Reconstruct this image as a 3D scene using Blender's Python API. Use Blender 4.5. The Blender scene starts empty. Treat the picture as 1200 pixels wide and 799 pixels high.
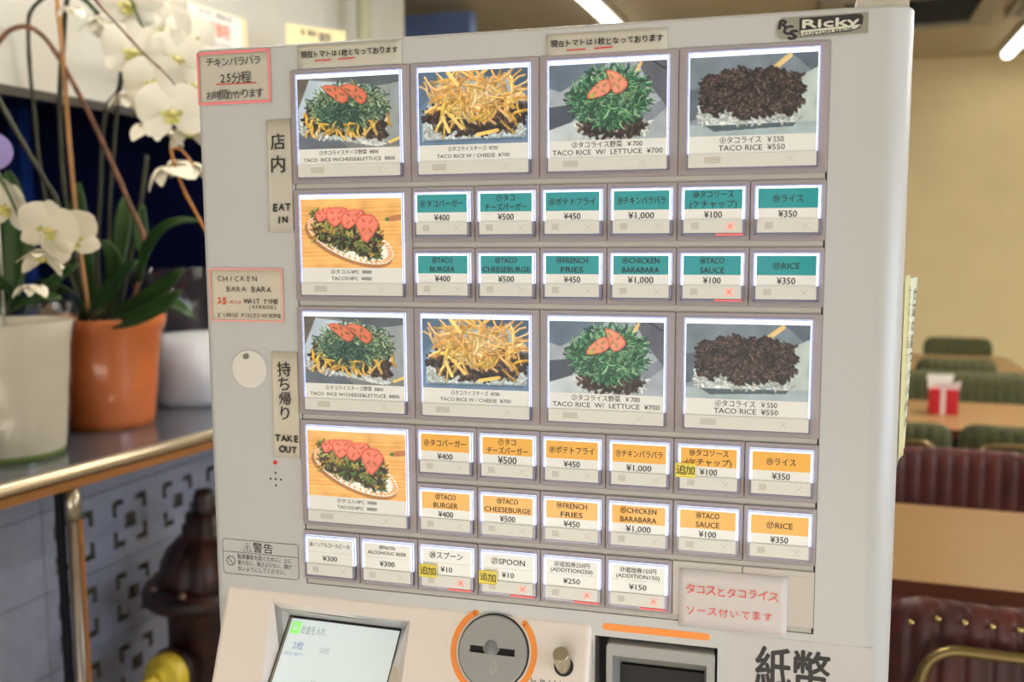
import bpy, bmesh, math, random
import numpy as np
from mathutils import Matrix, Vector

# ------------------------------------------------------------------ camera, world, lights, exposure
S = bpy.context.scene
COL = S.collection
H = 1.40                       # eye height
EYE = Vector((0.43497, -0.81006, H))
Z0 = 1.55267                   # height of the top edge of the button field
R0, R1, R2 = (0.96370982, 0.00534106, 0.2668986), (0.02387599, 0.99406839, -0.10610362), (-0.26588217, 0.10862557, 0.95786594)
def wv(r): return Vector((r[0], r[2], -r[1]))
cx, cy, cz = wv(R0), -wv(R1), -wv(R2)
cd = bpy.data.cameras.new('camera')
cd.sensor_width = 36; cd.lens = 1116.3 / 1200 * 36
cd.clip_start = 0.05; cd.clip_end = 60
cd.dof.use_dof = True; cd.dof.focus_distance = 0.86; cd.dof.aperture_fstop = 4.8
cam = bpy.data.objects.new('camera', cd); COL.objects.link(cam)
cam.matrix_world = Matrix(((cx.x, cy.x, cz.x, EYE.x), (cx.y, cy.y, cz.y, EYE.y), (cx.z, cy.z, cz.z, EYE.z), (0, 0, 0, 1)))
S.camera = cam
S.view_settings.view_transform = 'Standard'; S.view_settings.look = 'None'
S.view_settings.gamma = 1; S.view_settings.use_curve_mapping = False
S.view_settings.exposure = 0.0
S.cycles.use_denoising = True
S.cycles.max_bounces = 8; S.cycles.transparent_max_bounces = 12
S.cycles.caustics_reflective = False; S.cycles.caustics_refractive = False
S.cycles.sample_clamp_indirect = 4

W = bpy.data.worlds.new('world'); S.world = W; W.use_nodes = True
bg = W.node_tree.nodes['Background']; bg.inputs[0].default_value = (0.75, 0.86, 1.0, 1); bg.inputs[1].default_value = 0.5

# the room is turned a little against the machine: room frame, origin under the eye
ROOM = Matrix.Translation((EYE.x, EYE.y, 0)) @ Matrix.Rotation(math.radians(-3.3), 4, 'Z')
def area(name, loc, target, sx, sy, power, color):
    l = bpy.data.lights.new(name, 'AREA'); l.shape = 'RECTANGLE'; l.size = sx; l.size_y = sy; l.energy = power; l.color = color
    o = bpy.data.objects.new(name, l); COL.objects.link(o)
    d = (Vector(target) - Vector(loc)).normalized()
    o.matrix_world = ROOM @ Matrix.Translation(loc) @ d.to_track_quat('-Z', 'Y').to_matrix().to_4x4()
    return o
# daylight through the shop windows: one in the right wall, one behind the photographer
area('window_daylight_side', (3.50, 0.2, 1.35), (-1.0, 0.6, 1.0), 3.2, 1.3, 100, (0.74, 0.86, 1.0))
area('window_daylight_front', (-1.0, -3.3, 1.2), (-.4, 2, 0.8), 2.6, 1.3, 17, (0.86, 0.93, 1.0))
sun = bpy.data.lights.new('sun', 'SUN'); sun.energy = 52.0; sun.angle = math.radians(2); sun.color = (1.0, .98, .95)
so = bpy.data.objects.new('sun', sun); COL.objects.link(so)          # comes in over the photographer through the shop front and lands on the floor
so.matrix_world = ROOM @ Vector((.12, .78, -.66)).normalized().to_track_quat('-Z', 'Y').to_matrix().to_4x4()

# ------------------------------------------------------------------ helpers
def lin(c): return tuple(((v / 255) / 12.92 if v / 255 <= 0.04045 else ((v / 255 + 0.055) / 1.055) ** 2.4) for v in c)
MATS = {}
def mat(name, c, rough=0.5, metal=0.0, noise=0.0, scale=30, bump=0.0, emit=0.0, ecol=None, spec=0.5, c2=None, coat=0.0, stretch=None, bdist=0.002):
    if name in MATS: return MATS[name]
    m = bpy.data.materials.new(name); m.use_nodes = True; nt = m.node_tree; b = nt.nodes['Principled BSDF']
    L = lin(c); b.inputs['Base Color'].default_value = (*L, 1)
    b.inputs['Roughness'].default_value = rough; b.inputs['Metallic'].default_value = metal
    b.inputs['Specular IOR Level'].default_value = spec; b.inputs['Coat Weight'].default_value = coat
    if emit:
        b.inputs['Emission Color'].default_value = (*lin(ecol or c), 1); b.inputs['Emission Strength'].default_value = emit
    if noise or bump or c2:
        tc = nt.nodes.new('ShaderNodeTexCoord'); mp = nt.nodes.new('ShaderNodeMapping'); n = nt.nodes.new('ShaderNodeTexNoise')
        nt.links.new(tc.outputs['Object'], mp.inputs[0]); nt.links.new(mp.outputs[0], n.inputs['Vector'])
        if stretch: mp.inputs['Scale'].default_value = stretch
        n.inputs['Scale'].default_value = scale; n.inputs['Detail'].default_value = 5
        if noise or c2:
            r = nt.nodes.new('ShaderNodeValToRGB'); nt.links.new(n.outputs['Fac'], r.inputs[0])
            a_, b_ = (L, lin(c2)) if c2 else (tuple(v * (1 - noise) for v in L), tuple(min(1, v * (1 + noise)) for v in L))
            r.color_ramp.elements[0].position = 0.35; r.color_ramp.elements[1].position = 0.65
            r.color_ramp.elements[0].color = (*a_, 1); r.color_ramp.elements[1].color = (*b_, 1)
            nt.links.new(r.outputs[0], b.inputs['Base Color'])
        if bump:
            bp = nt.nodes.new('ShaderNodeBump'); bp.inputs['Strength'].default_value = bump; bp.inputs['Distance'].default_value = bdist
            nt.links.new(n.outputs['Fac'], bp.inputs['Height']); nt.links.new(bp.outputs[0], b.inputs['Normal'])
    MATS[name] = m; return m
def clear(name, tint, gloss=0.12, rough=0.05, gcol=(1, 1, 1), bump=0.0, scale=20):
    if name in MATS: return MATS[name]
    m = bpy.data.materials.new(name); m.use_nodes = True; nt = m.node_tree; nt.nodes.clear()
    o = nt.nodes.new('ShaderNodeOutputMaterial'); mx = nt.nodes.new('ShaderNodeMixShader')
    t = nt.nodes.new('ShaderNodeBsdfTransparent'); g = nt.nodes.new('ShaderNodeBsdfGlossy'); lw = nt.nodes.new('ShaderNodeLayerWeight')
    t.inputs[0].default_value = (*tint, 1); g.inputs['Color'].default_value = (*gcol, 1); g.inputs['Roughness'].default_value = rough
    lw.inputs[0].default_value = 0.25
    ma = nt.nodes.new('ShaderNodeMath'); ma.operation = 'MULTIPLY_ADD'; ma.inputs[1].default_value = 0.6; ma.inputs[2].default_value = gloss
    nt.links.new(lw.outputs['Fresnel'], ma.inputs[0]); nt.links.new(ma.outputs[0], mx.inputs[0])
    nt.links.new(t.outputs[0], mx.inputs[1]); nt.links.new(g.outputs[0], mx.inputs[2]); nt.links.new(mx.outputs[0], o.inputs[0])
    if bump:
        n = nt.nodes.new('ShaderNodeTexNoise'); n.inputs['Scale'].default_value = scale; n.inputs['Distortion'].default_value = 1.5
        tc = nt.nodes.new('ShaderNodeTexCoord'); nt.links.new(tc.outputs['Object'], n.inputs['Vector'])
        bp = nt.nodes.new('ShaderNodeBump'); bp.inputs['Strength'].default_value = bump; bp.inputs['Distance'].default_value = 0.02
        nt.links.new(n.outputs['Fac'], bp.inputs['Height']); nt.links.new(bp.outputs[0], g.inputs['Normal']); nt.links.new(bp.outputs[0], lw.inputs['Normal'])
    MATS[name] = m; return m

class MB:
    def __init__(s): s.v = []; s.f = []; s.m = []; s.sm = []
    def add(s, vs, fs, mi=0, smooth=False):
        o = len(s.v); s.v += [tuple(p) for p in vs]; s.f += [tuple(i + o for i in f) for f in fs]; s.m += [mi] * len(fs); s.sm += [smooth] * len(fs); return s
    def box(s, x0, x1, y0, y1, z0, z1, mi=0):
        vs = [(x, y, z) for x in (x0, x1) for y in (y0, y1) for z in (z0, z1)]
        return s.add(vs, [(0, 1, 3, 2), (4, 6, 7, 5), (0, 4, 5, 1), (2, 3, 7, 6), (0, 2, 6, 4), (1, 5, 7, 3)], mi)
    def prism(s, pts, y0, y1, mi=0, axis='y', smooth=False):
        n = len(pts); P = (lambda p, t: (p[0], t, p[1])) if axis == 'y' else ((lambda p, t: (t, p[0], p[1])) if axis == 'x' else (lambda p, t: (p[0], p[1], t)))
        vs = [P(p, y0) for p in pts] + [P(p, y1) for p in pts]
        s.add(vs, [(i, (i + 1) % n, n + (i + 1) % n, n + i) for i in range(n)], mi, smooth)
        return s.add(vs, [tuple(range(n))[::-1], tuple(range(n, 2 * n))], mi)
    def quad(s, a, b, c, d, mi=0): return s.add([a, b, c, d], [(0, 1, 2, 3)], mi)
    def tube(s, pts, r, n=10, mi=0, cap=True):
        pts = [Vector(p) for p in pts]; k = len(pts); rs = r if isinstance(r, (list, tuple)) else [r] * k
        vs = []; t0 = (pts[1] - pts[0]).normalized(); up = Vector((0, 0, 1)) if abs(t0.z) < 0.9 else Vector((1, 0, 0)); a = t0.cross(up).normalized()
        for i, p in enumerate(pts):
            t = (pts[min(i + 1, k - 1)] - pts[max(i - 1, 0)]).normalized(); a = (a - t * a.dot(t)).normalized(); b = t.cross(a)
            for j in range(n):
                w = 2 * math.pi * j / n; vs.append(p + (a * math.cos(w) + b * math.sin(w)) * rs[i])
        fs = [(i * n + j, i * n + (j + 1) % n, (i + 1) * n + (j + 1) % n, (i + 1) * n + j) for i in range(k - 1) for j in range(n)]
        s.add(vs, fs, mi, True)
        if cap: s.add([vs[j] for j in range(n)] + [vs[(k - 1) * n + j] for j in range(n)], [tuple(range(n))[::-1], tuple(range(n, 2 * n))], mi)
        return s
    def lathe(s, prof, n=32, mi=0, c=(0, 0, 0), wob=None):
        vs = []
        for r, z in prof:
            for j in range(n):
                w = 2 * math.pi * j / n; rr = r * (wob(w, z) if wob else 1); vs.append((c[0] + rr * math.cos(w), c[1] + rr * math.sin(w), c[2] + z))
        k = len(prof)
        return s.add(vs, [(i * n + j, i * n + (j + 1) % n, (i + 1) * n + (j + 1) % n, (i + 1) * n + j) for i in range(k - 1) for j in range(n)], mi, True)
    def disc(s, c, r, y0, y1, n=32, mi=0): return s.prism([(c[0] + r * math.cos(2 * math.pi * i / n), c[1] + r * math.sin(2 * math.pi * i / n)) for i in range(n)], y0, y1, mi)
    def mesh(s, name, mats):
        me = bpy.data.meshes.new(name); me.from_pydata(s.v, [], s.f)
        for m in (mats if isinstance(mats, (list, tuple)) else [mats]): me.materials.append(m)
        me.polygons.foreach_set('material_index', s.m); me.polygons.foreach_set('use_smooth', s.sm)
        bm = bmesh.new(); bm.from_mesh(me); bmesh.ops.remove_doubles(bm, verts=bm.verts, dist=1e-6); bmesh.ops.recalc_face_normals(bm, faces=bm.faces); bm.to_mesh(me); bm.free()
        return me

def link(name, me, parent=None, loc=None, mw=None):
    o = bpy.data.objects.new(name, me); COL.objects.link(o)
    if parent is not None: o.parent = parent
    if loc is not None: o.location = loc
    if mw is not None: o.matrix_world = mw
    return o
def part(name, mb, mats, parent, loc=None, bevel=0.0, seg=2, label=None):
    o = link(name, mb.mesh(name, mats), parent, loc)
    if bevel: bev(o, bevel, seg)
    if label: o['label'] = label
    return o
def bev(o, w, seg=2, ang=35):
    m = o.modifiers.new('bevel', 'BEVEL'); m.width = w; m.segments = seg; m.limit_method = 'ANGLE'; m.angle_limit = math.radians(ang); m.harden_normals = False
def tag(o, label, cat, group=None):
    o['label'] = label; o['category'] = cat
    if group: o['group'] = group
    return o
def thing(name, label, cat, loc=(0, 0, 0), rz=0.0, group=None, frame=None):
    o = bpy.data.objects.new(name, None); COL.objects.link(o); o.empty_display_size = 0.05
    o.matrix_world = (frame if frame is not None else ROOM) @ Matrix.Translation(loc) @ Matrix.Rotation(rz, 4, 'Z')
    return tag(o, label, cat, group)
def struct(name, mb, mats, frame=None, parent=None):
    o = link(name, mb.mesh(name, mats), parent); o.matrix_world = frame if frame is not None else ROOM
    o['kind'] = 'structure'; return o
def bake(o):
    dg = bpy.context.evaluated_depsgraph_get(); me = bpy.data.meshes.new_from_object(o.evaluated_get(dg)); old = o.data; o.modifiers.clear(); o.data = me
    return o
def cut(o, cutters):
    for c in cutters:
        c.hide_render = True
        m = o.modifiers.new('cut', 'BOOLEAN'); m.operation = 'DIFFERENCE'; m.solver = 'EXACT'; m.object = c
    bpy.context.view_layer.update(); bake(o)
def tmp(mb, parent=None):
    o = link('cutter', mb.mesh('cutter', []), parent); return o
def kill(*os):
    for o in os: bpy.data.objects.remove(o, do_unlink=True)
def rrect(x0, x1, z0, z1, r, n=5):
    P = []
    for (cx_, cz_, a) in ((x1 - r, z1 - r, 0), (x0 + r, z1 - r, 90), (x0 + r, z0 + r, 180), (x1 - r, z0 + r, 270)):
        for i in range(n + 1):
            w = math.radians(a + 90 * i / n); P.append((cx_ + r * math.cos(w), cz_ + r * math.sin(w)))
    return P
def ray(px, py):
    a, b = (px - 600) / 1116.3, (py - 399.5) / 1116.3
    return Vector((R0[0] * a + R1[0] * b + R2[0], R0[2] * a + R1[2] * b + R2[2], -(R0[1] * a + R1[1] * b + R2[1])))
RI = ROOM.inverted()
def at(px, py, y):                 # point of the room (room frame) seen at a pixel, on the upright plane at depth y
    d = RI.to_3x3() @ ray(px, py); return Vector((0, 0, H)) + d * (y / d.y)
def ribbon(mb, pts, w, y, mi=0, closed=False, th=0.0002):
    n = len(pts); P = [Vector((p[0], p[1])) for p in pts]; L = []; Rr = []
    for i in range(n):
        a = P[i - 1] if (i > 0 or closed) else P[i]; b = P[(i + 1) % n] if (i < n - 1 or closed) else P[i]
        t = (b - a).normalized(); nn = Vector((-t.y, t.x)) * w / 2; L.append(P[i] + nn); Rr.append(P[i] - nn)
    vs = [(p.x, y, p.y) for p in L] + [(p.x, y, p.y) for p in Rr]; k = n if closed else n - 1
    mb.add(vs, [(i, (i + 1) % n, n + (i + 1) % n, n + i) for i in range(k)], mi); return mb

# lettering: real glyph outlines turned into flat meshes (x right, z up, facing -y)
GL = {}
def glyphs(body, bold=0.0, res=2):
    k = (body, bold)
    if k in GL: return GL[k]
    c = bpy.data.curves.new('lettering', 'FONT'); c.body = body; c.resolution_u = res; c.offset = bold; c.align_x = 'LEFT'
    o = bpy.data.objects.new('lettering', c); COL.objects.link(o); bpy.context.view_layer.update()
    me = bpy.data.meshes.new_from_object(o.evaluated_get(bpy.context.evaluated_depsgraph_get()))
    vs = [(v.co.x, v.co.y) for v in me.vertices]; fs = [tuple(p.vertices) for p in me.polygons]
    bpy.data.objects.remove(o); bpy.data.curves.remove(c); bpy.data.meshes.remove(me)
    GL[k] = (vs, fs); return GL[k]
def text(mb, body, x, z, size, y=0.0, width=None, bold=0.012, mi=0, align='c', rot=0.0, shear=0.0, _n=False):
    """size = height of a capital / kanji"""
    vs, fs = glyphs(body, 0.0)
    if not vs: return mb
    if bold >= .01 and not _n:
        d = bold * .75 * size / .74; k = .7071
        for q_, (dx, dz) in enumerate(((d, 0), (-d, 0), (0, d), (0, -d)) if bold > .02 else ((d, d * .5), (-d, -d * .5))): text(mb, body, x + dx, z + dz, size, y - 1.5e-5 * q_ - 1e-5, width, bold, mi, align, rot, shear, _n=True)
        if bold <= .05: return mb
    xs = [v[0] for v in vs]; x0, x1 = min(xs), max(xs); s = size / 0.74; w = (x1 - x0) * s; sx = s * (width / w if width else 1); w = (x1 - x0) * sx
    ox = x - (w / 2 if align == 'c' else 0 if align == 'l' else w); c_, s_ = math.cos(rot), math.sin(rot); out = []
    for vx, vy in vs:
        a = ox + (vx - x0) * sx; b = z + (vy - 0.36) * s; a += shear * (b - z)
        out.append((x + (a - x) * c_ - (b - z) * s_, y, z + (a - x) * s_ + (b - z) * c_))
    return mb.add(out, fs, mi)
def hand(mb, body, x, z, size, y=0.0, width=None, bold=0.012, mi=0, seed=1, jit=1.0, vertical=False):
    rnd = random.Random(seed); n = len(body)
    if vertical:
        for i, ch in enumerate(body):
            text(mb, ch, x + rnd.uniform(-.08, .08) * size, z - i * (width / max(1, n - 1)), size * rnd.uniform(.92, 1.08), y, None, bold, mi, rot=rnd.uniform(-.06, .06) * jit)
        return mb
    adv = [(0.55 if ch in ' ' else 0.66 if ch.isascii() else 1.0) for ch in body]; tot = sum(adv); u = width / tot; cur = x - width / 2
    for ch, a in zip(body, adv):
        if ch != ' ': text(mb, ch, cur + a * u / 2, z + rnd.uniform(-.06, .06) * size * jit, size * rnd.uniform(.9, 1.08), y, None, bold, mi, rot=rnd.uniform(-.08, .08) * jit)
        cur += a * u
    return mb

# ------------------------------------------------------------------ room shell
M_wall = mat('painted_plaster', (228, 211, 166), 0.85, noise=0.03, scale=4, bump=0.05)
M_wallL = mat('painted_plaster_grey', (212, 211, 204), 0.85, noise=0.03, scale=4, bump=0.05)
M_ceil = mat('ceiling_paint', (188, 176, 148), 0.9, noise=0.03, scale=6)
M_floor = mat('floor_vinyl', (180, 168, 152), 0.35, noise=0.15, scale=8, stretch=(1, 8, 1))
M_navy = mat('navy_paint', (30, 40, 92), 0.5, noise=0.15, scale=3)
M_bluegrey = mat('blue_grey_paint', (112, 134, 180), 0.6, noise=0.06, scale=3)
M_block = mat('grey_block', (136, 142, 166), 0.8, noise=0.06, scale=25, bump=0.2)
M_blockback = mat('block_cavity', (118, 116, 112), 0.9, noise=0.1, scale=30)
XL = -1.72; YB = 7.4; XR = 3.6; YF = -3.5; ZC = 2.62
struct('floor', MB().box(-4.2, XR + .1, YF - .1, YB + .1, -0.1, 0), M_floor)
struct('ceiling', MB().box(-4.2, XR + .1, YF - .1, YB + .1, ZC, ZC + .1), M_ceil)
struct('wall_back', MB().box(-4.2, XR + .1, YB, YB + .1, 0, ZC), M_wall)
struct('baseboard_back', MB().box(-1.7, XR, YB - .02, YB, 0, .1), mat('dark_skirting', (60, 40, 30), .5))
w = MB(); w.box(XR, XR + .1, YF, YB, 0, .7); w.box(XR, XR + .1, YF, YB, 2.2, ZC); w.box(XR, XR + .1, 1.8, YB, .7, 2.2); w.box(XR, XR + .1, YF, -1.4, .7, 2.2)
struct('wall_right', w, M_wall)
w = MB(); w.box(-4.2, XR, YF - .1, YF, 0, .06); w.box(-4.2, XR, YF - .1, YF, 2.35, ZC); w.box(-4.2, -2.4, YF - .1, YF, .06, 2.35); w.box(1.2, XR, YF - .1, YF, .06, 2.35)
struct('wall_front', w, M_wall)
M_pane = clear('window_glass', (.96, .98, 1), .05)
wf = mat('window_aluminium', (170, 172, 175), .4, .6)
w = MB(); w.box(XR, XR + .05, -1.4, 1.8, .7, .75); w.box(XR, XR + .05, -1.4, 1.8, 2.15, 2.2); w.box(XR, XR + .05, -1.4, -1.35, .7, 2.2); w.box(XR, XR + .05, 1.75, 1.8, .7, 2.2); w.box(XR, XR + .05, .18, .23, .7, 2.2)
o = struct('window_1', w, wf); p = link('pane', MB().box(XR + .02, XR + .026, -1.35, 1.75, .75, 2.15).mesh('pane', M_pane), o)
w = MB(); w.box(-2.4, 1.2, YF - .05, YF, .06, .11); w.box(-2.4, 1.2, YF - .05, YF, 2.3, 2.35); w.box(-2.4, -2.35, YF - .05, YF, .06, 2.35); w.box(1.15, 1.2, YF - .05, YF, .06, 2.35); w.box(-.63, -.58, YF - .05, YF, .06, 2.35)
o = struct('window_2', w, wf); link('pane', MB().box(-2.35, 1.15, YF - .03, YF - .024, .11, 2.3).mesh('pane', M_pane), o)
# left wall: grey plaster over a serving opening, glazed blocks below
YE = 3.69; ZT = 1.735
w = MB(); w.box(XL - .12, XL, YF, YE, ZT, ZC); w.box(XL - .12, XL, YF, -.6, 0, ZT); w.box(XL - .12, XL, 3.3, YE, 0, ZT); w.box(XL - .12, XL - .03, -.6, 3.3, 0, .965)
wl = struct('wall_left', w, [M_wallL])
struct('wall_kitchen', MB().box(-4.2, -4.1, YF, YB, 0, ZC).box(-4.1, XL - .12, 3.75, 3.8, 0, ZC).box(-4.1, XL - .12, -.8, -.75, 0, ZC), M_navy)
struct('partition_wall', MB().box(-3.4, -1.86, 4.8, 4.9, 0, 2.58), M_bluegrey)
# blocks
BS = .193
def plain_block(wd):
    g = .0012
    return MB().box(0, .028, g, wd - g, g, BS - g)
def pattern_block():
    br = [0.0, .17, .255, .39, .61, .745, .83, 1.0]      # L corners and a centre square sunk into the face
    n = len(br) - 1; hole = [[0] * n for _ in range(n)]
    for (i, j) in ((1, 1), (2, 1), (1, 2), (5, 1), (4, 1), (5, 2), (1, 5), (1, 4), (2, 5), (5, 5), (4, 5), (5, 4)): hole[i][j] = 1
    br2 = [0, .17, .255, .40, .60, .745, .83, 1.0]
    hole[3][3] = 1
    m = MB(); g = .0012; sc = BS - 2 * g
    for i in range(n):
        for j in range(n):
            y0, y1, z0, z1 = g + br[i] * sc, g + br[i + 1] * sc, g + br2[j] * sc, g + br2[j + 1] * sc
            if hole[i][j]:
                m.quad((.004, y0, z0), (.004, y1, z0), (.004, y1, z1), (.004, y0, z1), 1)
                for di, dj, a, b in ((-1, 0, (y0, z0), (y0, z1)), (1, 0, (y1, z0), (y1, z1)), (0, -1, (y0, z0), (y1, z0)), (0, 1, (y0, z1), (y1, z1))):
                    if not hole[i + di][j + dj]: m.quad((.004, *a), (.004, *b), (.028, *b), (.028, *a), 1)
            else: m.quad((.028, y0, z0), (.028, y1, z0), (.028, y1, z1), (.028, y0, z1))
    a, b = g, BS - g
    m.quad((0, a, a), (0, b, a), (.028, b, a), (.028, a, a)); m.quad((0, a, b), (0, b, b), (.028, b, b), (.028, a, b)); m.quad((0, a, a), (0, a, b), (.028, a, b), (.028, a, a)); m.quad((0, b, a), (0, b, b), (.028, b, b), (.028, b, a))
    return m
pm = plain_block(BS * 2).mesh('block', M_block); pms = plain_block(BS).mesh('block', M_block); km = pattern_block().mesh('block', [M_block, M_blockback])
for row in range(5):
    z = row * BS
    for k in range(-4, 1): link('block', pm, wl, (XL - .028, 1.676 - .386 + k * .386 - 0.0, z))
    for k in range(6): link('block', km if row < 4 else pms, wl, (XL - .028, 1.676 + k * .1905, z))

# blue fittings seen dimly through the serving opening
M_blue = mat('blue_metal', (40, 70, 150), .35, noise=.1, scale=5)
f = thing('kitchen_shelving', 'tall blue framed shelving in the dark kitchen beyond the counter', 'shelving', (-3.3, 2.6, 0), 0)
for yy in (-1.6, -.8, 0.0, .62): part('post', MB().box(-.03, .03, yy - .03, yy + .03, 0, 2.0), M_blue, f)
for zz in (.5, .95, 1.45, 1.95): part('shelf', MB().box(-.2, .2, -1.6, .65, zz, zz + .03), M_navy, f)

# ------------------------------------------------------------------ ceiling lights
M_tube = mat('led_tube', (255, 253, 245), .4, emit=4.0, ecol=(255, 250, 238))
M_white = mat('white_enamel', (215, 212, 205), .4)
def ceiling_bar(x, y, label, power=16, group='linear ceiling lights'):
    t = thing('ceiling_light', label, 'ceiling light', (x, y, ZC), 0, group)
    part('housing', MB().box(-.045, .045, -.63, .63, -.035, 0), M_white, t, bevel=.004)
    part('diffuser', MB().prism([(-.036, -.035), (.036, -.035), (.03, -.062), (.012, -.072), (-.012, -.072), (-.03, -.062)], -.6, .6), M_tube, t)
    area('ceiling_lamp', (x, y, ZC - .085), (x, y, 0), .08, 1.2, power, (1.0, .94, .84)).parent = None
ceiling_bar(-1.22, 5.05, 'long white glowing bar light on the ceiling above the machine')
ceiling_bar(1.02, 6.55, 'short-looking glowing bar light at the ceiling near the tan back wall', 2)
for x, y, lab in ((3.0, 6.4, 'added unseen bar light in the far right corner of the ceiling'), (3.0, 3.4, 'added unseen bar light over the right side of the middle table'), (1.4, 3.95, 'added unseen bar light above the nearest dining table'), (-.7, 2.3, 'added unseen bar light above the aisle behind the machine'),  # unseen bars, added to light the back wall, the orchid pots and the room
                  (-1.0, 1.35, 'added unseen bar light above the counter with the orchids'), (1.6, -1.3, 'added unseen bar light behind the photographer on the right'), (-.6, -2.2, 'added unseen bar light behind the photographer on the left')): ceiling_bar(x, y, lab, 6 if x < 0 and y > 1 and y < 2 else 4 if y > 6 else 56 if y > 3 else 16 if y > 2 else 3)

# cassette air conditioner in the ceiling
t = thing('ceiling_air_conditioner', 'square ceiling air conditioner cassette with dark grille above the dining tables', 'air conditioner', (.30, 5.72, ZC))
MA = mat('cassette_plastic', (150, 145, 130), .5); MD = mat('dark_grille', (28, 27, 25), .6)
fr = MB()
for a in ((-.42, .48, -.42, -.32), (-.42, .48, .36, .45), (-.42, -.30, -.32, .36), (.36, .48, -.32, .36)): fr.box(a[0], a[1], a[2], a[3], -.035, 0)
part('frame', fr, MA, t, bevel=.005); part('grille', MB().box(-.30, .36, -.32, .36, -.012, 0), MD, t)
for k in range(16): part('slat', MB().box(-.30, .36, -.30 + k * .041, -.292 + k * .041, -.028, -.012), MD, t)
t = thing('ceiling_vent', 'long grey framed ceiling vent at the right edge beside the air conditioner', 'vent', (1.0, 5.6, ZC))
fr = MB()
for a in ((-.16, .2, -.55, -.5), (-.16, .2, .38, .44), (-.16, -.12, -.5, .38), (.16, .2, -.5, .38)): fr.box(*a, -.03, 0)
part('frame', fr, MA, t); part('backing', MB().box(-.12, .16, -.5, .38, -.008, 0), MD, t)
for k in range(5): part('slat', MB().box(-.10 + k * .055, -.075 + k * .055, -.5, .38, -.026, -.008), MA, t)

# ------------------------------------------------------------------ ticket machine
M_body = mat('machine_enamel', (182, 183, 184), 0.36, noise=.012, scale=400, bump=.06, bdist=.0004)
M_cons = mat('console_plastic', (226, 216, 210), 0.42, bump=.08, scale=500, bdist=.0004)
M_bez = mat('mauve_grey_plastic', (150, 141, 143), 0.42)
M_strip = mat('strip_plastic', (174, 171, 165), .45)
M_lit = mat('led_edge', (220, 230, 255), .4, emit=1.1, ecol=(222, 234, 255), noise=.12, scale=120)
M_rim = mat('lit_acrylic_rim', (170, 172, 215), .2, emit=.42, ecol=(170, 184, 250), noise=.25, scale=160)
M_rimd = mat('dark_acrylic_rim', (120, 116, 140), .15)
M_paper = mat('backlit_card', (206, 206, 203), .35, emit=.16, ecol=(255, 252, 240), coat=.3)
M_teal = mat('teal_print', (8, 140, 146), .4, emit=.10, coat=.3)
M_org = mat('orange_print', (226, 166, 58), .4, emit=.12, coat=.3)
M_bar = mat('bar_plastic', (204, 203, 198), .35, emit=.08)
M_barx = mat('bar_mark', (190, 187, 180), .4)
M_ink = mat('black_print', (34, 32, 32), .6)
M_inkt = mat('grey_print', (60, 62, 60), .6)
M_red = mat('lit_red_cross', (255, 170, 160), .4, emit=.5, ecol=(255, 120, 110))
M_redl = mat('lit_red_edge', (240, 100, 100), .4, emit=.4, ecol=(255, 90, 90))
M_dark = mat('dark_gap', (24, 23, 24), .7)
M_cover = clear('acrylic_cover', (.97, .97, 1.0), .015, .08)
FX = Matrix.Translation((0, 0, Z0))
root = bpy.data.objects.new('ticket_vending_machine', None); COL.objects.link(root); root.location = (.218, .18, 0)
tag(root, 'white meal ticket vending machine covered in backlit food buttons', 'vending machine')
OFF = Vector((-.218, -.18, Z0))
def mpart(name, mb, mats, bevel=0, seg=2, loc=(0, 0, 0), label=None, parent=None):
    return part(name, mb, mats, parent or root, (OFF + Vector(loc)) if parent is None else loc, bevel, seg, label)

# cabinet with rounded upright edges
BX0, BX1, BZ1 = -.0995, .5350, .0245
def corner(cx_, cy_, r, a0, a1, n): return [(cx_ + r * math.cos(math.radians(a0 + (a1 - a0) * i / n)), cy_ + r * math.sin(math.radians(a0 + (a1 - a0) * i / n))) for i in range(n + 1)]
sec = corner(BX0 + .007, .007, .007, 180, 270, 5) + corner(BX1 - .024, .024, .024, 270, 360, 10) + [(BX1, .36), (BX0, .36)]
cab = MB().prism(sec, -Z0 + .06, BZ1, axis='z')
c = link('cabinet', cab.mesh('cabinet', M_body), root, OFF)
bev(c, .0035, 3, 50)
SY = .0245
# cutters
c1 = tmp(MB().box(.0012, .4722, -.05, .004, -.4868, -.0008), root); c1.location = OFF
c2 = tmp(MB().box(.2857, .3936, -.05, .05, -.68, -.508), root); c2.location = OFF
# recess of the screen: sloping sides
def slp(z): return -.4 * (-.497 - z)
TL, TR = Vector((-.0312, .024, -.5317)), Vector((.0900, .024, -.5330))
dn = Vector((0, -.685, -.729)) * .099
inn = [TL, TR, TR + dn, TL + dn]
out = [Vector((-.0355, slp(-.5072), -.5072)), Vector((.1111, slp(-.5107), -.5107)), Vector((.104, slp(-.622), -.622)), Vector((-.045, slp(-.622), -.622))]
outx = [i + (o_ - i) * 1.25 for i, o_ in zip(inn, out)]
def hull(a, b): return MB().add(list(a) + list(b), [(0, 1, 2, 3), (7, 6, 5, 4), (0, 4, 5, 1), (1, 5, 6, 2), (2, 6, 7, 3), (3, 7, 4, 0)])
c3 = tmp(hull(inn, outx), root); c3.location = OFF
bpy.context.view_layer.update()
cut(c, [c1, c2, c3])
for p_ in c.data.polygons: p_.use_smooth = False
for p_ in c.data.polygons:
    n_ = p_.normal
    if abs(n_.z) < .3 and max(abs(n_.x), abs(n_.y)) < .9995: p_.use_smooth = True
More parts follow.
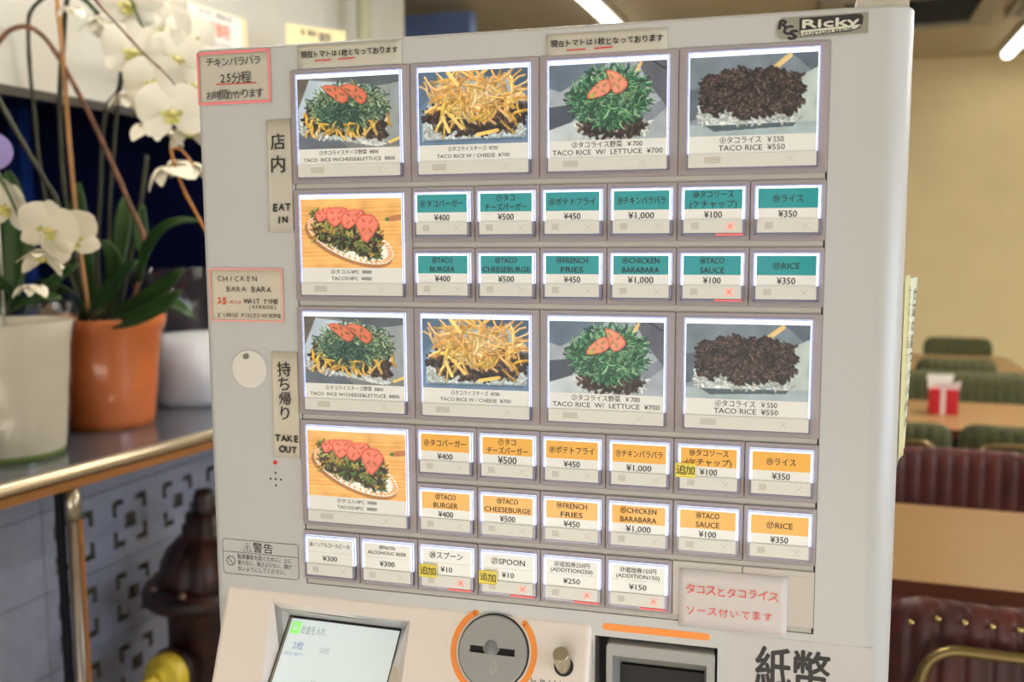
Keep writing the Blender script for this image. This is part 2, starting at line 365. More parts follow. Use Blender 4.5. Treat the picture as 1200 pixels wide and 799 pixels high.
# console: wedge swelling out of the front
CX0, CX1 = -.088, .2838
prof = [(.01, -.4940), (-.0001, -.497), (slp(-.640), -.640), (-.075, -.70), (-.075, -.78), (.01, -.80)]
cons = link('console', MB().prism(prof, CX0, CX1, axis='x').mesh('console', M_cons), root, OFF)
bev(cons, .0065, 4, 20); bpy.context.view_layer.update(); bake(cons)
for p_ in cons.data.polygons: p_.use_smooth = True
cut(cons, [c3])
for p_ in cons.data.polygons:
    p_.use_smooth = False if (p_.area > 2e-4) else True
kill(c1, c2, c3)
mpart('base', MB().box(BX0 + .02, BX1 - .02, .03, .34, -Z0, -Z0 + .06), M_dark)
# panel floor strips
for k, zz in enumerate((-.1030, -.1571, -.2112, -.3193, -.3734, -.4275, -.4815)):
    z1 = zz + .001; z0_ = zz - .0062 if k < 6 else -.4862
    mpart('strip', MB().box(.0024, .4706, .0008, .0039, z0_, z1), M_strip)
mpart('panel_backing', MB().box(.0014, .4720, .0036, .0040, -.4866, -.001), M_dark)

# --- food pictures: flat prints painted into a fine grid of coloured faces
PW, PH = 224, 160
def canvas(): return np.zeros((PH, PW, 3), np.float32)
YY, XX = np.mgrid[0:PH, 0:PW].astype(np.float32)
U, V = XX / PW, YY / PH            # v down
def fill(A, mask, c, a=1.0):
    m = (np.clip(mask, 0, 1) * a)[..., None]; A[:] = A * (1 - m) + np.array(c, np.float32) * m
def poly(pts):
    m = np.ones((PH, PW), bool); n = len(pts); s = 0
    for i in range(n):
        (x0, y0), (x1, y1) = pts[i], pts[(i + 1) % n]; s += x0 * y1 - x1 * y0
    sg = 1 if s > 0 else -1
    for i in range(n):
        (x0, y0), (x1, y1) = pts[i], pts[(i + 1) % n]; m &= sg * ((x1 - x0) * (V - y0) - (y1 - y0) * (U - x0)) >= 0
    return m.astype(np.float32)
def ell(cx_, cy_, rx, ry, rot=0.0):
    c_, s_ = math.cos(rot), math.sin(rot); dx, dy = (U - cx_), (V - cy_) * PH / PW
    a, b = dx * c_ + dy * s_, -dx * s_ + dy * c_; return ((a / rx) ** 2 + (b / ry) ** 2 < 1).astype(np.float32)
def stroke(A, pts, w, c, a=1.0):
    for (x0, y0), (x1, y1) in zip(pts[:-1], pts[1:]):
        xa, xb = int((min(x0, x1) - w) * PW) - 1, int((max(x0, x1) + w) * PW) + 2; ya, yb = int((min(y0, y1) - w * 1.4) * PH) - 1, int((max(y0, y1) + w * 1.4) * PH) + 2
        xa, ya = max(0, xa), max(0, ya); 
        if xa >= xb or ya >= yb: continue
        u = U[ya:yb, xa:xb]; v = V[ya:yb, xa:xb] * PH / PW; Y0, Y1 = y0 * PH / PW, y1 * PH / PW
        L = (x1 - x0) ** 2 + (Y1 - Y0) ** 2 + 1e-9; t = np.clip(((u - x0) * (x1 - x0) + (v - Y0) * (Y1 - Y0)) / L, 0, 1)
        d = np.hypot(u - x0 - t * (x1 - x0), v - Y0 - t * (Y1 - Y0)); m = np.clip((w - d) * PW + .5, 0, 1)[..., None] * a
        A[ya:yb, xa:xb] = A[ya:yb, xa:xb] * (1 - m) + np.array(c, np.float32) * m
def polyg(pts):                  # any outline, even-odd
    m = np.zeros((PH, PW), bool); n = len(pts)
    for i in range(n):
        (x0, y0), (x1, y1) = pts[i], pts[(i + 1) % n]
        if y0 == y1: continue
        m ^= ((V >= min(y0, y1)) & (V < max(y0, y1)) & (U < x0 + (V - y0) * (x1 - x0) / (y1 - y0)))
    return m.astype(np.float32)
def slice_(A, pts, skin, flesh, seed=(128, 88, 54)):
    cx_, cy_ = sum(p[0] for p in pts) / len(pts), sum(p[1] for p in pts) / len(pts); n = len(pts); Q = []
    for i in range(n):
        for s_ in (0, .5):
            p0, p1, p2, p3 = pts[i - 1], pts[i], pts[(i + 1) % n], pts[(i + 2) % n]; Q.append(tuple(.5 * (2 * p1[c] + (p2[c] - p0[c]) * s_ + (2 * p0[c] - 5 * p1[c] + 4 * p2[c] - p3[c]) * s_ ** 2 + (3 * p1[c] - p0[c] - 3 * p2[c] + p3[c]) * s_ ** 3) for c in (0, 1)))
    fill(A, polyg([(x + .008, y + .02) for x, y in Q]), (40, 40, 36), .5); fill(A, polyg(Q), skin); fill(A, polyg([(cx_ + (x - cx_) * .86, cy_ + (y - cy_) * .86) for x, y in Q]), flesh)
    for k in range(4):
        i = (k * 2 * n // 4) % len(Q); x, y = Q[i]; stroke(A, [(cx_ + (x - cx_) * .35, cy_ + (y - cy_) * .35), (cx_ + (x - cx_) * .62, cy_ + (y - cy_) * .62)], .011, seed, .8)
def strands(A, rnd, n, inside, length, w, cols, curl=.5, ang=None, jit=.10):
    k = 0; tries = 0; n = int(n * 1.25); av = sum(sum(c) for c in cols) / len(cols) / 3; al, dk = (.28, .62) if av > 190 else (.38, .55) if av > 150 else (.55, .42)
    while k < n and tries < n * 20:
        tries += 1; x, y = rnd.random(), rnd.random()
        if not inside(x, y): continue
        a = rnd.uniform(0, 2 * math.pi) if ang is None else rnd.gauss(*ang); P = [(x, y)]
        for q in range(3):
            a += rnd.uniform(-curl, curl); x += math.cos(a) * length / 3; y += math.sin(a) * length / 3 * PW / PH; P.append((x, y))
        c = rnd.choice(cols); g = rnd.uniform(1 - jit * 1.5, 1 + jit); ww = w * rnd.uniform(.5, 1.05); light = rnd.uniform(.72, 1.0)
        stroke(A, [(a_ + .006, b_ + .012) for a_, b_ in P], ww * 1.15, [v * dk for v in c], al); stroke(A, P, ww, [v * g * light for v in c]); stroke(A, [(a_ - .002, b_ - .004) for a_, b_ in P[1:3]], ww * .4, [min(255, v * g * 1.12 + 8) for v in c], .7); k += 1
def grain(A, rnd, amt):
    r = np.random.RandomState(rnd.randint(0, 9999)); A += (r.rand(PH, PW, 1).astype(np.float32) - .5) * amt
G1 = [(120, 160, 110), (90, 135, 95), (160, 185, 140), (60, 100, 80), (45, 85, 75), (140, 175, 150), (185, 200, 160)]
BR = [(62, 48, 46), (48, 38, 38), (82, 64, 58), (96, 76, 66), (38, 30, 30)]
CH = [(240, 196, 90), (250, 212, 120), (226, 176, 70), (244, 200, 84)]
RI_ = [(214, 222, 220), (190, 200, 198), (230, 234, 230), (176, 190, 190)]
def pic_lettuce_cheese():
    A = canvas(); r = random.Random(3)
    fill(A, np.ones((PH, PW)), (112, 116, 118)); fill(A, poly([(.3, 0), (1, 0), (1, .35)]), (84, 92, 98)); fill(A, poly([(.75, .15), (1, .1), (1, .9), (.8, .95)]), (140, 148, 152)); fill(A, poly([(0, .8), (.4, .85), (.5, 1), (0, 1)]), (92, 100, 112))
    fill(A, poly([(0, 0), (.12, 0), (0, .4)]), (96, 90, 80)); fill(A, poly([(.12, .02), (.72, .12), (.82, .9), (.02, .75), (.0, .45)]), (176, 192, 206)); stroke(A, [(.9, .93), (1, .87)], .015, (220, 190, 110))
    fill(A, poly([(.03, .62), (.2, .5), (.9, .55), (.84, .97), (.75, .98), (.02, .76)]), (204, 212, 208)); strands(A, r, 260, lambda x, y: .02 < x < .86 and .62 + .2 * x * .6 < y < .80 + .2 * x, .03, .007, RI_)
    strands(A, r, 420, lambda x, y: (.08 < x < .84) and (.42 < y < .72 + .16 * x) and not (x > .6 and y > .9), .05, .012, BR)
    strands(A, r, 34, lambda x, y: .03 < x < .9 and .46 + abs(x - .5) * .1 < y < .72, .13, .014, CH, .7, (1.0, 1.1))
    strands(A, r, 620, lambda x, y: ((x - .5) / .36) ** 2 + ((y - .40) / .26) ** 2 < 1, .09, .006, G1, 1.1)
    strands(A, r, 130, lambda x, y: ((x - .42) / .2) ** 2 + ((y - .52) / .12) ** 2 < 1, .07, .008, [(50, 92, 80), (38, 74, 66), (90, 130, 105)], .9)
    strands(A, r, 9, lambda x, y: .15 < x < .85 and .60 < y < .74, .11, .013, CH, .6, (1.0, 1.1))
    slice_(A, [(.24, .12), (.33, .10), (.42, .14), (.51, .27), (.45, .37), (.33, .25)], (190, 92, 68), (206, 116, 88)); slice_(A, [(.42, .12), (.53, .10), (.65, .18), (.69, .29), (.64, .39), (.58, .34), (.50, .23)], (190, 92, 68), (206, 116, 88))
    grain(A, r, 12); return A
def pic_cheese():
    A = canvas(); r = random.Random(5)
    fill(A, np.ones((PH, PW)), (96, 122, 150)); fill(A, poly([(.5, 0), (1, 0), (1, .3)]), (66, 88, 112)); fill(A, poly([(.0, .0), (.3, .0), (0, .5)]), (80, 104, 130))
    fill(A, poly([(.18, .14), (.82, .12), (.99, .55), (.97, .92), (.03, .94), (.03, .6)]), (150, 172, 190)); fill(A, poly([(.04, .68), (.96, .66), (.95, .9), (.05, .92)]), (196, 212, 222))
    strands(A, r, 320, lambda x, y: .05 < x < .96 and .7 < y < .9, .03, .007, RI_); 
    for q in range(60): stroke(A, [(.05 + q * .015, .925), (.052 + q * .015, .95)], .004, (70, 84, 100))
    strands(A, r, 520, lambda x, y: ((x - .52) / .46) ** 2 + ((y - .60) / .25) ** 2 < 1 and y > .4, .05, .012, BR)
    strands(A, r, 150, lambda x, y: ((x - .5) / .40) ** 2 + ((y - .33) / .25) ** 2 < 1, .17, .014, [(250, 208, 130), (240, 190, 104), (255, 222, 156), (232, 172, 90), (252, 200, 140)], .5)
    strands(A, r, 16, lambda x, y: .15 < x < .9 and .5 < y < .72, .16, .013, CH, .4); stroke(A, [(.28, .02), (.36, .18)], .018, (250, 210, 130)); stroke(A, [(.54, .87), (.72, .82)], .018, (236, 194, 104)); stroke(A, [(.22, .62), (.28, .82)], .016, (240, 208, 130)); stroke(A, [(.30, .60), (.40, .78)], .016, (240, 200, 120))
    grain(A, r, 12); return A
def pic_lettuce():
    A = canvas(); r = random.Random(8)
    fill(A, np.ones((PH, PW)), (150, 160, 170)); fill(A, poly([(0, 0), (.5, 0), (.1, .35), (0, .3)]), (92, 108, 126)); fill(A, poly([(0, .55), (.3, .5), (.2, .75), (0, .85)]), (66, 76, 90)); fill(A, poly([(.75, 0), (1, 0), (1, .6), (.85, .3)]), (84, 88, 100)); fill(A, poly([(.5, 1), (.95, .5), (1, .6), (.7, 1)]), (120, 128, 140)); fill(A, poly([(0, .85), (.3, .7), (.5, 1), (0, 1)]), (178, 188, 194))
    stroke(A, [(.88, 0), (.97, .1), (1, .1)], .006, (40, 40, 44)); stroke(A, [(.74, .15), (.78, .02)], .014, (220, 180, 120))
    strands(A, r, 220, lambda x, y: ((x - .55) / .32) ** 2 + ((y - .84) / .13) ** 2 < 1, .04, .01, RI_); strands(A, r, 260, lambda x, y: ((x - .54) / .27) ** 2 + ((y - .78) / .17) ** 2 < 1, .05, .011, BR)
    strands(A, r, 900, lambda x, y: ((x - .52) / .31) ** 2 + ((y - .44) / .34) ** 2 < 1, .09, .007, [(60, 130, 92), (90, 155, 110), (40, 96, 72), (128, 180, 132), (36, 84, 66), (150, 195, 150)], .9)
    slice_(A, [(.33, .45), (.35, .35), (.45, .22), (.52, .22), (.53, .35), (.45, .43)], (196, 104, 84), (220, 142, 116), (150, 130, 84)); slice_(A, [(.49, .09), (.59, .13), (.67, .26), (.65, .35), (.57, .41), (.53, .32), (.51, .19)], (196, 104, 84), (220, 142, 116), (150, 130, 84))
    fill(A, ell(.37, .42, .02, .02), (150, 180, 70)); grain(A, r, 12); return A
def pic_meat():
    A = canvas(); r = random.Random(11)
    fill(A, np.ones((PH, PW)), (122, 138, 148)); fill(A, poly([(.0, .0), (1, .0), (1, .28), (.0, .4)]), (108, 122, 134)); fill(A, poly([(.8, 0), (1, 0), (1, .3)]), (82, 94, 108)); fill(A, poly([(0, .4), (.12, .38), (.1, .75), (0, .8)]), (84, 96, 106)); fill(A, poly([(.7, .4), (1, .18), (1, 1), (.75, 1)]), (168, 182, 180)); fill(A, poly([(0, .85), (1, .85), (1, 1), (0, 1)]), (150, 166, 172))
    stroke(A, [(.66, .18), (.78, .03)], .022, (212, 184, 126)); fill(A, poly([(.12, .86), (.85, .83), (.82, .9), (.2, .94)]), (70, 84, 92))
    fill(A, poly([(.06, .6), (.3, .62), (.88, .68), (.86, .85), (.1, .86)]), (196, 210, 212)); strands(A, r, 200, lambda x, y: .08 < x < .88 and .68 < y < .85, .03, .008, RI_)
    def ins(x, y): return ((x - .49) / .38) ** 4 + ((y - .45) / .30) ** 4 < 1 and y > .17 + abs(x - .45) * .25 and y < .74 + .12 * math.sin(x * 16) * (1 if x < .6 else .3)
    strands(A, r, 700, ins, .045, .013, [(48, 38, 38), (40, 32, 33), (60, 48, 46)]); strands(A, r, 520, ins, .035, .006, [(92, 74, 70), (110, 92, 84), (76, 60, 56), (30, 24, 25)])
    grain(A, r, 12); return A
def pic_tacos():
    A = canvas(); r = random.Random(14)
    fill(A, np.ones((PH, PW)), (226, 168, 96)); 
    for q in range(60): y = r.random(); stroke(A, [(0, y), (1, y - .05)], r.uniform(.003, .012), r.choice([(232, 180, 108), (214, 152, 84), (240, 190, 122)]), .6)
    fill(A, ell(.96, .28, .12, .03, -.15), (180, 116, 76)); fill(A, ell(.47, .64, .47, .185, .42), (150, 100, 62), .8)
    fill(A, ell(.49, .59, .46, .19, .42), (226, 226, 220)); fill(A, ell(.49, .59, .37, .13, .42), (238, 238, 232))
    for q in range(44):
        a = 2 * math.pi * q / 44; ex, ey = .415 * math.cos(a), .160 * math.sin(a); x = .49 + ex * math.cos(.42) - ey * math.sin(.42); y = .59 + (ex * math.sin(.42) + ey * math.cos(.42)) * PW / PH
        x2 = .49 + (ex * math.cos(.42) - ey * math.sin(.42)) * 1.07; y2 = .59 + (ex * math.sin(.42) + ey * math.cos(.42)) * PW / PH * 1.07; stroke(A, [(x, y), (x2, y2)], .009, (226, 154, 84))
    def ins(x, y): return abs((y - .50) - (x - .45) * .45) < .21 and .13 < x < .78
    strands(A, r, 520, ins, .06, .008, [(120, 140, 60), (160, 170, 90), (206, 200, 120), (226, 180, 80), (90, 100, 50), (200, 150, 60), (84, 60, 40)], .8)
    strands(A, r, 60, lambda x, y: ins(x, y) and y > .5, .05, .012, [(58, 44, 34), (90, 120, 60), (50, 40, 34)])
    for T in ([(655, 205), (700, 185), (738, 182), (705, 240), (668, 252)], [(715, 188), (780, 180), (818, 195), (785, 250), (745, 282), (712, 235)], [(800, 200), (892, 195), (880, 228), (820, 290), (780, 262)], [(872, 222), (930, 218), (958, 248), (962, 278), (905, 360), (870, 312), (852, 262)]):
        slice_(A, [((x - 585) / 487, (y - 138) / 349) for x, y in T], (212, 92, 76), (228, 130, 108), (198, 90, 70))
    fill(A, ell(.86, .30, .02, .02), (70, 110, 60)); grain(A, r, 10); return A
def print_mesh(A, w, h, name):
    """grid of coloured faces lying in x-z, top-left at origin"""
    lo = np.random.RandomState(7).rand(9, 12); iy = np.linspace(0, 7.99, PH); ix = np.linspace(0, 10.99, PW); y0, x0 = iy.astype(int), ix.astype(int); fy, fx = (iy - y0)[:, None], (ix - x0)[None, :]
    sh = (lo[y0][:, x0] * (1 - fy) * (1 - fx) + lo[y0 + 1][:, x0] * fy * (1 - fx) + lo[y0][:, x0 + 1] * (1 - fy) * fx + lo[y0 + 1][:, x0 + 1] * fy * fx)[..., None]
    A = A * (.90 + .16 * sh); Pd = np.pad(A, ((1, 1), (1, 1), (0, 0)), 'edge'); A = A * .5 + (Pd[:-2, 1:-1] + Pd[2:, 1:-1] + Pd[1:-1, :-2] + Pd[1:-1, 2:]) * .125
    A = np.clip(A, 0, 255) / 255.0; A = np.where(A <= .04045, A / 12.92, ((A + .055) / 1.055) ** 2.4)
    gx, gz = np.meshgrid(np.linspace(0, w, PW + 1), np.linspace(0, -h, PH + 1)); co = np.stack([gx, 0 * gx, gz], -1).reshape(-1, 3)
    i = np.arange(PH)[:, None] * (PW + 1) + np.arange(PW)[None, :]; fc = np.stack([i, i + PW + 1, i + PW + 2, i + 1], -1).reshape(-1, 4)
    me = bpy.data.meshes.new(name); me.vertices.add(len(co)); me.vertices.foreach_set('co', co.ravel().astype(np.float32))
    me.loops.add(fc.size); me.loops.foreach_set('vertex_index', fc.ravel().astype(np.int32)); me.polygons.add(len(fc)); me.polygons.foreach_set('loop_start', np.arange(0, fc.size, 4, dtype=np.int32))
    me.update(calc_edges=True)
    ca = me.color_attributes.new('print', 'FLOAT_COLOR', 'CORNER'); col = np.ones((PH, PW, 4, 4), np.float32); col[..., :3] = A[:, :, None, :]
    ca.data.foreach_set('color', col.ravel()); me.materials.append(M_photo); return me
M_photo = bpy.data.materials.new('photo_print'); M_photo.use_nodes = True
nt = M_photo.node_tree; b = nt.nodes['Principled BSDF']; a_ = nt.nodes.new('ShaderNodeAttribute'); a_.attribute_name = 'print'
nt.links.new(a_.outputs['Color'], b.inputs['Base Color']); nt.links.new(a_.outputs['Color'], b.inputs['Emission Color']); b.inputs['Emission Strength'].default_value = .28; b.inputs['Roughness'].default_value = .5

# --- button modules
def ring(mb, x0, x1, z0, z1, t, y0, y1, sides='lrtb', mi=0):
    if 'l' in sides: mb.box(x0, x0 + t, y0, y1, z0, z1, mi)
    if 'r' in sides: mb.box(x1 - t, x1, y0, y1, z0, z1, mi)
    if 't' in sides: mb.box(x0, x1, y0, y1, z1 - t, z1, mi)
    if 'b' in sides: mb.box(x0, x1, y0, y1, z0, z0 + t, mi)
    return mb
def module_meshes(w, h, mx, mt, mb_, bar_top, bar_h, cin_x, cin_t):
    D = {}
    D['bezel'] = MB().prism(rrect(.0002, w - .0002, -h, 0, .0012, 2), -.0018, .0036).mesh('button', M_bez)
    D['lit'] = MB().box(mx, w - mx, -.0042, -.0019, bar_top, -mt).box(mx, w - mx, -.0040, -.0019, -(h - mb_), bar_top, 1).mesh('lit_plate', [M_lit, M_rimd])
    u = MB(); x0, x1, z0, z1 = mx, w - mx, -(h - mb_), -mt
    u.box(x0, x0 + .0010, -.0056, -.0042, bar_top, z1); u.box(x1 - .0009, x1, -.0056, -.0042, bar_top, z1); u.box(x0, x1, -.0056, -.0042, z1 - .0009, z1)
    D['rim'] = u.mesh('upper_rim', M_rim)
    l = MB(); l.box(x0, x0 + .0022, -.0058, -.0042, z0, bar_top); l.box(x1 - .0022, x1, -.0058, -.0042, z0, bar_top); l.box(x0, x1, -.0058, -.0042, z0, z0 + .0016)
    D['rimd'] = l.mesh('lower_rim', M_rimd)
    D['cover'] = MB().quad((x0 + .0003, -.0062, bar_top), (x1 - .0003, -.0062, bar_top), (x1 - .0003, -.0062, z1 - .0003), (x0 + .0003, -.0062, z1 - .0003)).mesh('clear_cover', M_cover)
    bx = cin_x - .0004
    br = MB().box(bx, w - bx, -.0068, -.0043, bar_top - bar_h, bar_top)
    br.box(bx + (w - 2 * bx) * .13, bx + (w - 2 * bx) * .26, -.00685, -.0068, bar_top - bar_h * .72, bar_top - bar_h * .22, 1)
    cxm, czm, q = bx + (w - 2 * bx) * .80, bar_top - bar_h * .5, bar_h * .26
    for s_ in (1, -1): ribbon(br, [(cxm - q, czm - s_ * q), (cxm + q, czm + s_ * q)], .0005, -.00685, 1)
    D['bar'] = br.mesh('label_bar', [M_bar, M_barx])
    xm = MB()
    for s_ in (1, -1): ribbon(xm, [(cxm - q, czm - s_ * q), (cxm + q, czm + s_ * q)], .0019, -.0070, 0)
    xm.box(w - bx - (w - 2 * bx) * .45, w - bx + .001, -.0071, -.0056, z0 + .0002, z0 + .0014, 1)
    D['cross'] = xm.mesh('lit_cross', [M_red, M_redl])
    return D
BW, BH_, SW, SH = .118, .1030, .059, .0490
BM = module_meshes(BW, BH_, .0075, .0046, .0046, -.0862, .0110, .0092, .0084)
SM_ = module_meshes(SW, SH, .0036, .0044, .0046, -.0312, .0110, .0062, .0068)
def button(x, z, D, label=None):
    o = link('button', D['bezel'], root, OFF + Vector((x, 0, z))); bev(o, .0005, 1)
    if label: o['label'] = label
    for k, n in (('lit', 'lit_plate'), ('rim', 'upper_rim'), ('rimd', 'lower_rim'), ('bar', 'label_bar')) : link(n, D[k], o)
    return o
# photo buttons
PXW, PXH = BW - 2 * .0092, .0630
big = [(pic_lettuce_cheese, '①タコライスチーズ野菜  ¥800', .058, 'TACO  RICE W/CHEESE&LETTUCE  ¥800', .090, .0034, 'taco rice with cheese and lettuce'),
       (pic_cheese, '②タコライスチーズ  ¥700', .0455, 'TACO RICE W / CHEESE  ¥700', .0665, .0034, 'taco rice with cheese'),
       (pic_lettuce, '③タコライス野菜  ￥700', .0595, 'TACO RICE  W/  LETTUCE  ¥700', .0935, .0044, 'taco rice with lettuce'),
       (pic_meat, '④タコライス  ￥550', .0500, 'TACO RICE  ¥550', .0520, .0047, 'plain taco rice'),
       (pic_tacos, '⑤タコス/4PC  ¥880', .0405, 'TACOS/4PC  ¥880', .0405, .0034, 'four tacos on an oval plate')]
cards = []
for fn, jp, wj, en, we, sz, what in big:
    cm = MB().box(.0092, BW - .0092, -.0050, -.0043, -.0862, -.0090).mesh('card', M_paper)
    pm_ = print_mesh(fn(), PXW, PXH, 'photo_print')
    tm = MB(); text(tm, jp, BW / 2, -.0757, sz, width=wj, bold=.01); text(tm, en, BW / 2, -.0818, sz, width=we, bold=.01)
    cards.append((cm, pm_, tm.mesh('lettering', M_ink), what))
def big_button(col, z, idx, where):
    cm, pm_, tm, what = cards[idx]
    o = button(col * BW, z, BM, 'backlit photo button showing %s in the %s block' % (what, where))
    link('card', cm, o); link('photo_print', pm_, o, (.0092, -.00505, -.0090)); link('lettering', tm, o, (0, -.0052, 0))
for z, where in ((0, 'upper eat-in'), (-.2163, 'lower take-out')):
    for c_ in range(4): big_button(c_, z, c_, where)
    big_button(0, z - .1081, 4, where)
rowA = [(['⑥タコバーガー'], '¥400', 0), (['⑦タコ', 'チーズバーガー'], '¥500', 0), (['⑧ポテトフライ'], '¥450', 0), (['⑨チキンバラバラ'], '¥1,000', 0), (['⑩タコソース', '(ケチャップ)'], '¥100', 1), (['⑪ライス'], '¥350', 0)]
rowB = [(['⑫TACO', 'BURGER'], '¥400', 0), (['⑬TACO', 'CHEESEBURGE'], '¥500', 0), (['⑭FRENCH', 'FRIES'], '¥450', 0), (['⑮CHICKEN', 'BARABARA'], '¥1,000', 0), (['⑯TACO', 'SAUCE'], '¥100', 1), (['⑰RICE'], '¥350', 0)]
names = ['taco burger', 'taco cheeseburger', 'french fries', 'chicken barabara', 'taco sauce', 'rice']
def small_card(ink):
    m = MB().box(.0062, SW - .0062, -.0050, -.0043, -.0312, -.0068, 0); m.box(.0062, SW - .0062, -.00515, -.0050, -.0226, -.0068, 1); return m.mesh('card', [M_paper, ink])
c_teal, c_org = small_card(M_teal), small_card(M_org)
mplain = MB().box(.0062, SW - .0062, -.0050, -.0043, -.0312, -.0068, 0); mplain.box(.0062, SW - .0062, -.00515, -.0050, -.0198, -.0196, 1); c_plain = mplain.mesh('card', [M_paper, M_barx])
for ri, (row, z, cm, colr, allowx) in enumerate(((rowA, -.1081, c_teal, 'teal', 1), (rowB, -.1622, c_teal, 'teal', 1), (rowA, -.3244, c_org, 'orange', 0), (rowB, -.3785, c_org, 'orange', 0))):
    for k, (lines, price, x_) in enumerate(row):
        o = button(.118 + k * SW, z, SM_, '%s button for %s in %s' % (colr, names[k], 'Japanese' if row is rowA else 'English')); link('card', cm, o)
        tm = MB(); jp = row is rowA
        if len(lines) == 1: text(tm, lines[0], SW / 2, -.0150, .0052, bold=.018, width=min(.040, .0058 * (len(lines[0]) if jp else .72 * len(lines[0]))))
        else:
            for ln, zz in zip(lines, (-.0108, -.0187)): text(tm, ln, SW / 2, zz, .0050, bold=.018, width=min(.0435, (.0054 if jp else .0039) * len(ln)))
        text(tm, price, SW / 2, -.0271, .0056 if not (colr == 'orange' and jp and k == 1) else .0068, bold=.02, width=.0036 * len(price) + (.003 if colr == 'orange' and jp and k == 1 else 0))
        link('lettering', tm.mesh('lettering', M_ink), o, (0, -.0053, 0))
        if x_ and allowx: link('lit_cross', SM_['cross'], o)
last = [([('⑱ノンアルコールビール', .042, .0038, -.0125)], '¥300', 0, 'alcohol free beer in Japanese'), ([('⑲NON', .016, .0034, -.0098), ('ALCOHOLIC BEER', .039, .0034, -.0150)], '¥300', 0, 'alcohol free beer in English'),
        ([('⑳スプーン', .032, .0056, -.0125)], '¥10', 1, 'spoon in Japanese'), ([('㉑SPOON', .032, .0056, -.0130)], '¥10', 1, 'spoon in English'),
        ([('㉒追加券250円', .032, .0038, -.0105), ('(ADDITION250)', .038, .0038, -.0158)], '¥250', 1, 'an extra ticket at 250'), ([('㉓追加券150円', .032, .0038, -.0105), ('(ADDITION150)', .038, .0038, -.0158)], '¥150', 1, 'an extra ticket at 150')]
for k, (lines, price, x_, what) in enumerate(last):
    o = button(k * SW, -.4325, SM_, 'white bottom row button for ' + what); link('card', c_plain, o); tm = MB()
    for ln, w_, s_, zz in lines: text(tm, ln, SW / 2, zz, s_, width=w_, bold=.014)
    text(tm, price, SW / 2, -.0254, .0052, bold=.018, width=.0038 * len(price)); link('lettering', tm.mesh('lettering', M_ink), o, (0, -.0053, 0))
    if x_: link('lit_cross', SM_['cross'], o)
M_blank = mat('blank_plate_plastic', (188, 182, 176), .45)
bp = MB().prism(rrect(.0003, SW - .0003, -SH, 0, .001, 2), -.0012, .0036); bpm = bp.mesh('blank_plate', M_blank); bpi = MB().prism(rrect(.0045, SW - .0045, -SH + .0045, -.0045, .001, 2), -.0016, -.0012).mesh('raised_field', M_blank)
for k in (6, 7): o = link('blank_plate', bpm, root, OFF + Vector((k * SW, 0, -.4325))); bev(o, .0004, 1); link('raised_field', bpi, o)

# --- things printed on or fixed to the cabinet front
mk = MB(); x0, x1, z0, z1 = -.0898, -.0066, -.4843, -.4490
ribbon(mk, rrect(x0, x1, z0, z1, .003, 5), .0005, 0, closed=True); ribbon(mk, [(x0, -.4618), (x1, -.4618)], .0005, 0)
ribbon(mk, [(-.0668, -.4600), (-.0578, -.4600), (-.0623, -.4515)], .0007, 0, closed=True); text(mk, '!', -.0623, -.4567, .0052, bold=.03)
text(mk, '警', -.0508, -.4556, .0082, bold=.012); text(mk, '告', -.0392, -.4556, .0082, bold=.014)
cc = (-.0812, -.4712); ribbon(mk, [(cc[0] + .0046 * math.cos(a * .3), cc[1] + .0046 * math.sin(a * .3)) for a in range(21)], .0007, 0, closed=True); ribbon(mk, [(cc[0] - .0033, cc[1] + .0033), (cc[0] + .0033, cc[1] - .0033)], .0007, 0)
for ln, zz, w_ in (('転倒事故を防ぐために、上に', -.4660, .0590), ('乗らない、揺さぶらない、傾け', -.4722, .0590), ('ないようにしてください。', -.4783, .0520)): text(mk, ln, -.0735, zz, .0042, width=w_, bold=.006, align='l')
mpart('warning_print', mk, M_inkt, loc=(0, -.0003, 0), label='printed warning box with triangle and Japanese text')
sp = MB()
for dx, dz in ((0, 0), (-.0055, .0002), (.0055, -.0002), (0, .0062), (0, -.0062)): sp.disc((-.0285 + dx, -.3850 + dz), .0011, -.0002, .001, 10)
mpart('speaker_holes', sp, M_dark); mpart('indicator_lamp', MB().disc((-.0283, -.3685), .0021, -.0012, .001, 14), mat('red_lens', (200, 30, 20), .25, emit=.15), bevel=.0004)
o = mpart('lock_cover', MB().disc((-.0523, -.2780), .0187, -.0022, .0005, 48), mat('white_disc', (210, 207, 202), .4), bevel=.0008, label='round white cover disc')
part('screw', MB().disc((-.0545, -.2655), .0026, -.0042, -.002, 14), mat('dull_steel', (120, 115, 110), .35, .9), o)
# logo plate
lg = MB(); P = [(.4300 + .012 + .0085 * math.cos(a), .0100 + .0085 * math.sin(a) * 1.05) for a in [math.radians(90 + 180 * i / 10) for i in range(11)]]
plate = [(.4990, .0030), (.4992, .0192)] + [(.4395, .0190), (.4345, .0192), (.4312, .0160), (.4300, .0105), (.4312, .0050), (.4350, .0018), (.4400, .0014)]
o = mpart('maker_badge', MB().prism(plate, -.0012, .0003), mat('badge_metal', (150, 150, 140), .3, .6), bevel=.0003)
blk = MB(); text(blk, 'R', .4358, .0140, .0072, width=.0068, bold=.09, shear=.2); text(blk, 'C', .4392, .0094, .0068, width=.0068, bold=.09, shear=.2); text(blk, 'S', .4432, .0056, .0072, width=.0066, bold=.09, shear=.2)
fr_ = [(.4475, .0178), (.4930, .0184), (.4952, .0168), (.4950, .0110), (.4925, .0072), (.4860, .0056), (.4490, .0036), (.4478, .0070)]
blk.prism(fr_, -.00035, 0)
part('black_print', blk, M_ink, o, (0, -.0013, 0))
